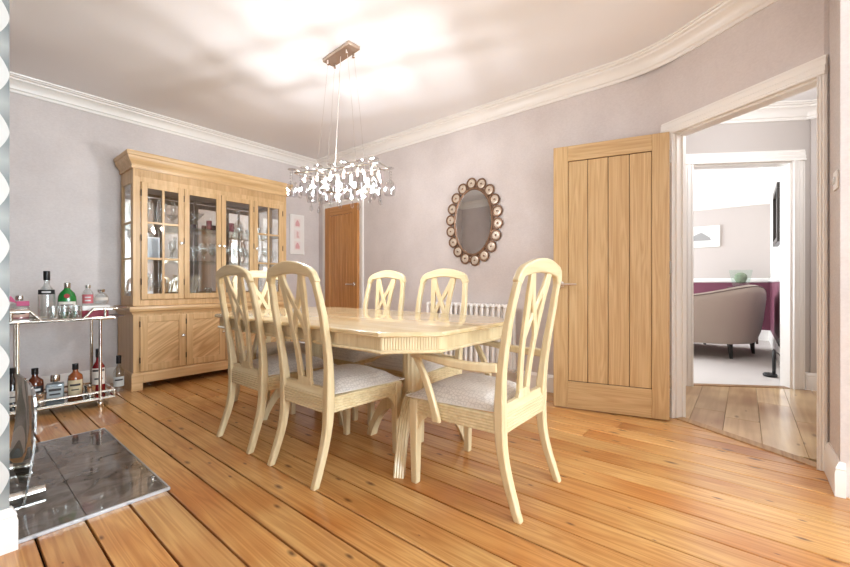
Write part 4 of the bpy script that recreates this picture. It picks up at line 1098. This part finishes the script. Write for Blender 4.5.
# ------------------------------------------------------------------ oval mirror
om = thing('oval_mirror', 'oval wall mirror framed by a ring of bronze discs', 'mirror', (XM, 2.095, 1.56))
m = MB(); na = 48; ea, eb = .212, .322
m.v = [(-.018, ea*math.cos(2*PI*k/na), eb*math.sin(2*PI*k/na)) for k in range(na)] + [(-.012, ea*math.cos(2*PI*k/na), eb*math.sin(2*PI*k/na)) for k in range(na)]
m.f = [tuple(range(na)), tuple(range(2*na-1,na-1,-1))] + [(k,(k+1)%na,na+(k+1)%na,na+k) for k in range(na)]
m.build('mirror_glass', M['mirror'], om)
MB().tube([(-.018,(ea+.006)*math.cos(2*PI*k/na),(eb+.006)*math.sin(2*PI*k/na)) for k in range(na)]+[(-.018,ea+.006,0)], .012, 8, cap=False).build('inner_frame', M['bronze'], om)
m = MB(); m.v = [(-.010,(ea+.03)*math.cos(2*PI*k/na),(eb+.03)*math.sin(2*PI*k/na)) for k in range(na)] + [(0,(ea+.03)*math.cos(2*PI*k/na),(eb+.03)*math.sin(2*PI*k/na)) for k in range(na)]
m.f = [tuple(range(na)), tuple(range(2*na-1,na-1,-1))] + [(k,(k+1)%na,na+(k+1)%na,na+k) for k in range(na)]
m.build('backing', M['bronze'], om)
# 18 discs spaced evenly along the ellipse
ra, rb_ = .275, .385
pts = [(ra*math.cos(2*PI*k/720), rb_*math.sin(2*PI*k/720)) for k in range(720)]
cum = [0]
for k in range(720): cum.append(cum[-1] + math.dist(pts[k], pts[(k+1)%720]))
ring_me = None; disc_me = None; shell = plain('shell_disc', (206,190,172), .3, .2)
for q in range(18):
    tgt = cum[-1]*(q+.35)/18; k = next(i for i in range(720) if cum[i+1] >= tgt); y, z = pts[k]
    if ring_me is None:
        ro = MB().tube([(-.016,.049*math.cos(2*PI*k/20),.049*math.sin(2*PI*k/20)) for k in range(21)], .0085, 6, cap=False).build('disc_ring', M['bronze'], om)
        do = MB().lathe([(.0,-.022),(.012,-.020),(.014,-.016),(.030,-.018),(.046,-.013),(.046,-.006),(0,-.006)],20,(0,0,0),'X').build('disc', shell, ro)
        bo = MB().lathe([(0,-.028),(.006,-.027),(.009,-.022),(.009,-.016),(0,-.016)],10,(0,0,0),'X').build('stud', M['bronze'], ro)
    else:
        r2 = ro.copy(); C.objects.link(r2)
        for c_ in (do, bo):
            c2 = c_.copy(); C.objects.link(c2); c2.parent = r2
        r2.location = (0,y,z); continue
    ro.location = (0,y,z)

# ------------------------------------------------------------------ radiator
rd = thing('column_radiator', 'white column radiator on the wall below the oval mirror', 'radiator', (XM-.085, 1.60, 0))
NS = 17; pit = 1.02/NS
sec = MB()
for dx in (-.035, .035):
    sec.tube([(dx,0,.165),(dx,0,.72)], .0145, 10)
sec.tube([(-.035,0,.165),(-.03,0,.15),(.03,0,.15),(.035,0,.165)], .019, 8)
sec.tube([(-.035,0,.72),(-.03,0,.735),(.03,0,.735),(.035,0,.72)], .019, 8)
s0 = None
for i in range(NS):
    if s0 is None: s0 = sec.build('section', M['white'], rd); o = s0
    else: o = s0.copy(); C.objects.link(o)
    o.location = (0, pit*(i+.5), 0)
for z in (.15,.735): MB().tube([(0,.01,z),(0,1.01,z)], .014, 10).build('header', M['white'], rd)
for y in (.12,.90): MB().box(-.02,.085,y-.012,y+.012,.45,.48).build('wall_bracket', M['white'], rd)
MB().tube([(0,.02,.15),(0,-.02,.15),(0,-.035,.13),(0,-.035,0)], .009, 8).tube([(0,1.0,.15),(0,1.04,.15),(0,1.055,.13),(0,1.055,0)], .009, 8).build('pipe', M['chrome'], rd)

# ------------------------------------------------------------------ framed prints beside the cabinet
pf = thing('print_frame', 'white frame with three small pink prints between cabinet and amber door', 'picture', (2.985, YW, 1.60))
MB().box(-.105,.105,-.022,0,-.265,.265).build('frame', M['white'], pf, bevel=.004)
MB().box(-.088,.088,-.024,-.022,-.248,.248).build('mount', plain('mount_card',(238,232,228),.8), pf)
pk = [plain('pink_print',(220,170,170),.8), plain('pale_pink_print',(222,186,182),.8)]
for i, z in enumerate((.15,0,-.15)):
    o = MB().box(-.045,.045,-.0255,-.024,z-.058,z+.058).build('print', plain('print_paper',(236,222,218),.8) if i==0 else bpy.data.materials['print_paper'], pf)
    m = MB(); sh = [(-.03,-.04),(.03,-.04),(.034,-.01),(.012,.035),(-.008,.042),(-.03,.0)] if i != 1 else [(-.012,-.045),(.03,-.045),(.012,-.005),(.016,.03),(-.01,.045),(-.014,.0)]
    m.extrude(sh, (0,-.0255,z),(1,0,0),(0,0,1),(0,-1,0),.0008); m.build('printed_shape', pk[i%2], o)

# ------------------------------------------------------------------ light switch
sw = thing('light_switch', 'white light switch plate with steel rocker right of the doorway', 'switch', (2.60, -.33, 1.42))
MB().box(-.043,.043,0,.008,-.043,.043).build('plate', M['white'], sw, bevel=.003)
MB().box(-.012,.012,.008,.014,-.018,.018).build('rocker', M['chrome'], sw, bevel=.002)

# ------------------------------------------------------------------ chandelier
chx, chy, chz = 1.84, 2.30, 1.775
cd = thing('wine_glass_chandelier', 'long chandelier of upturned wine glasses and crystal drops above the table', 'chandelier', (chx, chy, ZC))
def inst(o, **k):
    c_ = o.copy(); C.objects.link(c_); return c_
PLM = plain('bronze_mirror_plate', (206,186,168), .2, .7)
o = MB().box(-.05,.05,-.165,.165,-.025,0).build('ceiling_plate', PLM, cd, bevel=.003); o.rotation_euler = (0,0,math.radians(-4))
R_ = math.radians(18); c18, s18 = math.cos(R_), math.sin(R_)
def loc(u, v, z):       # u along the bar, v across
    return (-u*s18 + v*c18, u*c18 + v*s18, z-ZC)
HLn = .355
for (u, v) in ((-.12,-.025),(.12,.025),(-.12,.025),(.12,-.025)):
    p0 = (v*1.2, u*.9, -.028); p1 = loc(u*1.4, v*2.5, chz); mid = [(p0[i]*.5+p1[i]*.5 + (.006 if i==0 else 0)) for i in range(3)]
    MB().tube([p0, mid, p1], .0016, 6).build('suspension_wire', M['chrome'], cd)
    MB().lathe([(.010,0),(.010,.03),(.004,.036),(0,.036)],12,(p0[0],p0[1],-.062)).build('wire_grip', M['chrome'], cd)
MB().tube([(0,0,-.028),(.02,.05,-.3),(-.012,.03,-.6),loc(.05,.0,chz)], .003, 6).build('power_cord', plain('clear_cord',(214,206,198),.3), cd)
for v in (-.075,.075): MB().tube([loc(-HLn,v,chz), loc(HLn,v,chz)], .007, 8).build('rail', M['chrome'], cd)
for u in (-.30,-.15,0,.15,.30): MB().tube([loc(u,-.125,chz), loc(u,.125,chz)], .005, 8).build('cross_bar', M['chrome'], cd)
for u in (-HLn,HLn): MB().tube([loc(u,-.075,chz), loc(u,.075,chz)], .007, 8).build('cross_bar', M['chrome'], cd)
UPG = [(.033,0),(.034,-.003),(.012,-.006),(.004,-.014),(.0038,-.075),(.010,-.084),(.030,-.100),(.042,-.130),(.043,-.160),(.037,-.200)]
g0 = None
def hang(u, v, dz=.014):
    global g0
    if g0 is None: g0 = MB().lathe(UPG, 16).build('hanging_glass', M['crystal'], cd, angle=50); o = g0
    else: o = inst(g0)
    o.location = loc(u, v, chz+dz)
for i in range(7):
    u = -.342 + .114*i
    hang(u, -.115); hang(u, .115)
BULB = plain('lit_bulb', (255,236,208), .3, emit=3.0)
b0 = None; h0_ = None
for i in range(6):
    u = -.285 + .114*i
    for v in (-.05,.05):
        if b0 is None:
            h0_ = MB().lathe([(.012,0),(.013,-.002),(.013,-.03),(.009,-.036),(0,-.036)],12).build('lamp_holder', M['chrome'], cd); b0 = MB().lathe([(0,-.036),(.005,-.037),(.0075,-.045),(.007,-.064),(.004,-.071),(0,-.072)],10).build('bulb', BULB, h0_); h = h0_
        else:
            h = inst(h0_); bb = inst(b0); bb.parent = h
        h.location = loc(u, v, chz)
# crystal strings
def crystal_string(nb, dlen):
    m = MB(); z = 0
    for k in range(nb):
        m.lathe([(0,z),(.0075,z-.009),(0,z-.018)],6); z -= .021
    return m, z
cs = {}
rr = random.Random(11)
for i in range(9):
    for v in (-.125,-.045,.045,.125):
        u = -.35 + .0875*i + (.0 if abs(v) > .1 else .05)
        if u > .37: continue
        if abs(v) < .1 and i % 2: continue
        nb = 6 + ((i*3 + int(v*100)) % 4) if abs(v) > .1 else 9 + (i % 4)
        if nb not in cs:
            m, z = crystal_string(nb, 0); a = m.build('crystal_string', M['crystal'], cd, smooth=False)
            d_ = MB().lathe([(0,z),(.004,z-.004),(.009,z-.022),(.014,z-.040),(.011,z-.052),(0,z-.060)],8).build('crystal_drop', M['crystal'], a, smooth=False)
            cs[nb] = (a, d_)
        else:
            a = inst(cs[nb][0]); d2 = inst(cs[nb][1]); d2.parent = a
        a.location = loc(u, v, chz-.004)
for q, u in enumerate((-.285,-.171,-.057,.057,.171,.285)):     # the light of the lit bulbs
    pl_ = bpy.data.lights.new('chandelier_light', 'POINT'); pl_.energy = 7; pl_.color = (.97,.97,1.0); pl_.shadow_soft_size = .012
    po = bpy.data.objects.new('chandelier_light', pl_); C.objects.link(po); po.location = Vector((chx,chy,ZC)) + Vector(loc(u, .05 if q % 2 else -.05, chz-.105))

# ------------------------------------------------------------------ living room things
sf = thing('curved_sofa', 'taupe velvet sofa with curved back seen through the far doorway', 'sofa', (6.5, .5, 0))
velvet = plain('taupe_velvet', (178,162,148), .75, bump=(9,.4)); velvet.node_tree.nodes['Principled BSDF'].inputs['Sheen Weight'].default_value = .5
plan = [(6.35,1.75),(6.12,1.35),(6.0,.95),(5.98,.60),(6.02,.28),(6.14,.05),(6.34,-.08),(6.60,-.13),(7.0,-.14),(7.45,-.13)]
def cr(pts, n):
    out = []
    for i in range(len(pts)-1):
        p0 = Vector(pts[max(i-1,0)]); p1 = Vector(pts[i]); p2 = Vector(pts[i+1]); p3 = Vector(pts[min(i+2,len(pts)-1)])
        for k in range(n):
            t = k/n; out.append(.5*((2*p1)+(p2-p0)*t+(2*p0-5*p1+4*p2-p3)*t*t+(3*p1-p0-3*p2+p3)*t**3))
    out.append(Vector(pts[-1])); return out
pp = cr(plan, 4); m = MB(); npf = 9
for i, p in enumerate(pp):
    t = (pp[min(i+1,len(pp)-1)] - pp[max(i-1,0)]).normalized(); on = Vector((t.y,-t.x))
    if on.dot(p - Vector((6.9,.7))) < 0: on = -on
    f = i/(len(pp)-1); H = .76 + .17*math.exp(-((f-.62)/.24)**2)
    for d, z in ((-.10,.19),(-.02,.20),(.035,.32),(.07,.50),(.10,H-.10),(.10,H-.03),(.045,H),(-.03,H-.04),(-.09,.45),(-.12,.24)):
        q = p + on*d*.8; m.v.append((q.x-6.5,q.y-.5,z))
npf = 10
for i in range(len(pp)-1):
    for k in range(npf): l=(k+1)%npf; m.f.append((i*npf+k,i*npf+l,(i+1)*npf+l,(i+1)*npf+k))
m.f.append(tuple(range(npf))); m.f.append(tuple((len(pp)-1)*npf+k for k in range(npf-1,-1,-1)))
m.build('curved_back', velvet, sf, angle=60)
pts = []
for i, p in enumerate(pp):
    t = (pp[min(i+1,len(pp)-1)] - pp[max(i-1,0)]).normalized(); on = Vector((t.y,-t.x))
    if on.dot(p - Vector((6.9,.7))) < 0: on = -on
    f = i/(len(pp)-1); H = .76 + .17*math.exp(-((f-.62)/.24)**2); q = p + on*.075
    pts.append((q.x-6.5,q.y-.5,H-.022))
MB().tube(pts, .008, 6).build('piping', plain('dark_piping',(120,104,94),.7), sf)
MB().prism([(p.x-6.5+.05,p.y-.5+.05) for p in pp] + [(1.05,1.0),(.4,1.4)], .20, .42).build('seat', velvet, sf, bevel=.02)
for x, y in ((6.27,.15),(6.86,-.07),(7.42,.5),(6.6,1.5)):
    dx = -.03 if x < 6.5 else .03
    MB().tube([(x-6.5,y-.5,.22),(x-6.5+dx,y-.5-.02,0)], [.034,.018], 10).build('leg', M['black'], sf)
# prints and mirror on the living room walls
p1 = thing('pale_print', 'pale framed print on the far taupe living room wall', 'picture', (XB, .62, 1.78))
MB().box(-.025,0,-.285,.285,-.19,.19).build('frame', M['white'], p1, bevel=.004)
MB().box(-.027,-.025,-.265,.265,-.17,.17).build('mount', plain('print_mount',(226,224,220),.8), p1)
m = MB(); m.extrude([(-.16,-.07),(.16,-.07),(.12,.0),(.05,.05),(-.02,.075),(-.08,.03),(-.14,-.02)], (-.027,0,0),(0,1,0),(0,0,1),(-1,0,0),.001); m.build('printed_shape', plain('grey_print',(160,158,156),.8), p1)
p2 = thing('dark_frame_picture', 'dark framed picture on the right-hand living room wall', 'picture', (6.25, -.326, 1.74))
m = MB().box(-.42,.42,0,.05,-.33,-.27).box(-.42,.42,0,.05,.27,.33).box(-.42,-.36,0,.05,-.27,.27).box(.36,.42,0,.05,-.27,.27); m.build('frame', plain('dark_frame',(58,52,48),.35), p2, bevel=.005)
MB().box(-.36,.36,.005,.02,-.27,.27).build('image', plain('picture_image',(150,146,142),.25), p2)
st = thing('side_table', 'slim dark side table behind the sofa end by the far wall', 'table', (8.2, .02, 0))
MB().box(-.2,.2,-.2,.2,.86,.885).build('table_top', plain('dark_wood',(70,52,42),.35), st, bevel=.004)
for x in (-.17,.17):
    for y in (-.17,.17): MB().box(x-.015,x+.015,y-.015,y+.015,0,.86).build('leg', bpy.data.materials['dark_wood'], st)
gb = thing('glass_planter', 'square clear glass vase with greenery on the side table behind the sofa', 'vase', (8.2, .05, .885))
m = MB(); a, b_, hh = .10, .15, .28
m.v = [(-a,-a,0),(a,-a,0),(a,a,0),(-a,a,0),(-b_,-b_,hh),(b_,-b_,hh),(b_,b_,hh),(-b_,b_,hh)]; m.f = [(3,2,1,0)]+[(k,(k+1)%4,4+(k+1)%4,4+k) for k in range(4)]
m.build('glass', M['shelf_glass'], gb, smooth=False)
MB().lathe([(0,.06),(.06,.08),(.09,.14),(.08,.2),(.04,.235),(0,.24)],10).build('moss', plain('sage_moss',(140,152,128),.9,bump=(40,1)), gb)
pg = thing('black_plug', 'black plug in a socket low on the right-hand living room wall', 'plug', (5.42,-.326,.33))
MB().box(-.075,.075,0,.009,-.045,.045).build('socket_plate', M['white'], pg, bevel=.002); MB().box(-.03,.05,.009,.06,-.03,.05).build('plug_body', M['black'], pg, bevel=.006)
cd2 = thing('cable_charger', 'black charger with looped cable on the carpet below the plug', 'charger', (5.30,-.20,0))
MB().lathe([(.0,0),(.055,.003),(.06,.02),(.05,.035),(0,.04)],16).build('base', M['black'], cd2)
lp_ = [(.0+.035*math.sin(k/12*2*PI), -.03, .14+.13*-math.cos(k/12*2*PI)) for k in range(13)]
MB().tube(lp_, .014, 6).build('cable_loop', M['black'], cd2)
MB().tube([(0,-.03,.27),(.01,-.06,.24),(.02,-.09,.20)], .004, 6).build('cable', M['black'], cd2)
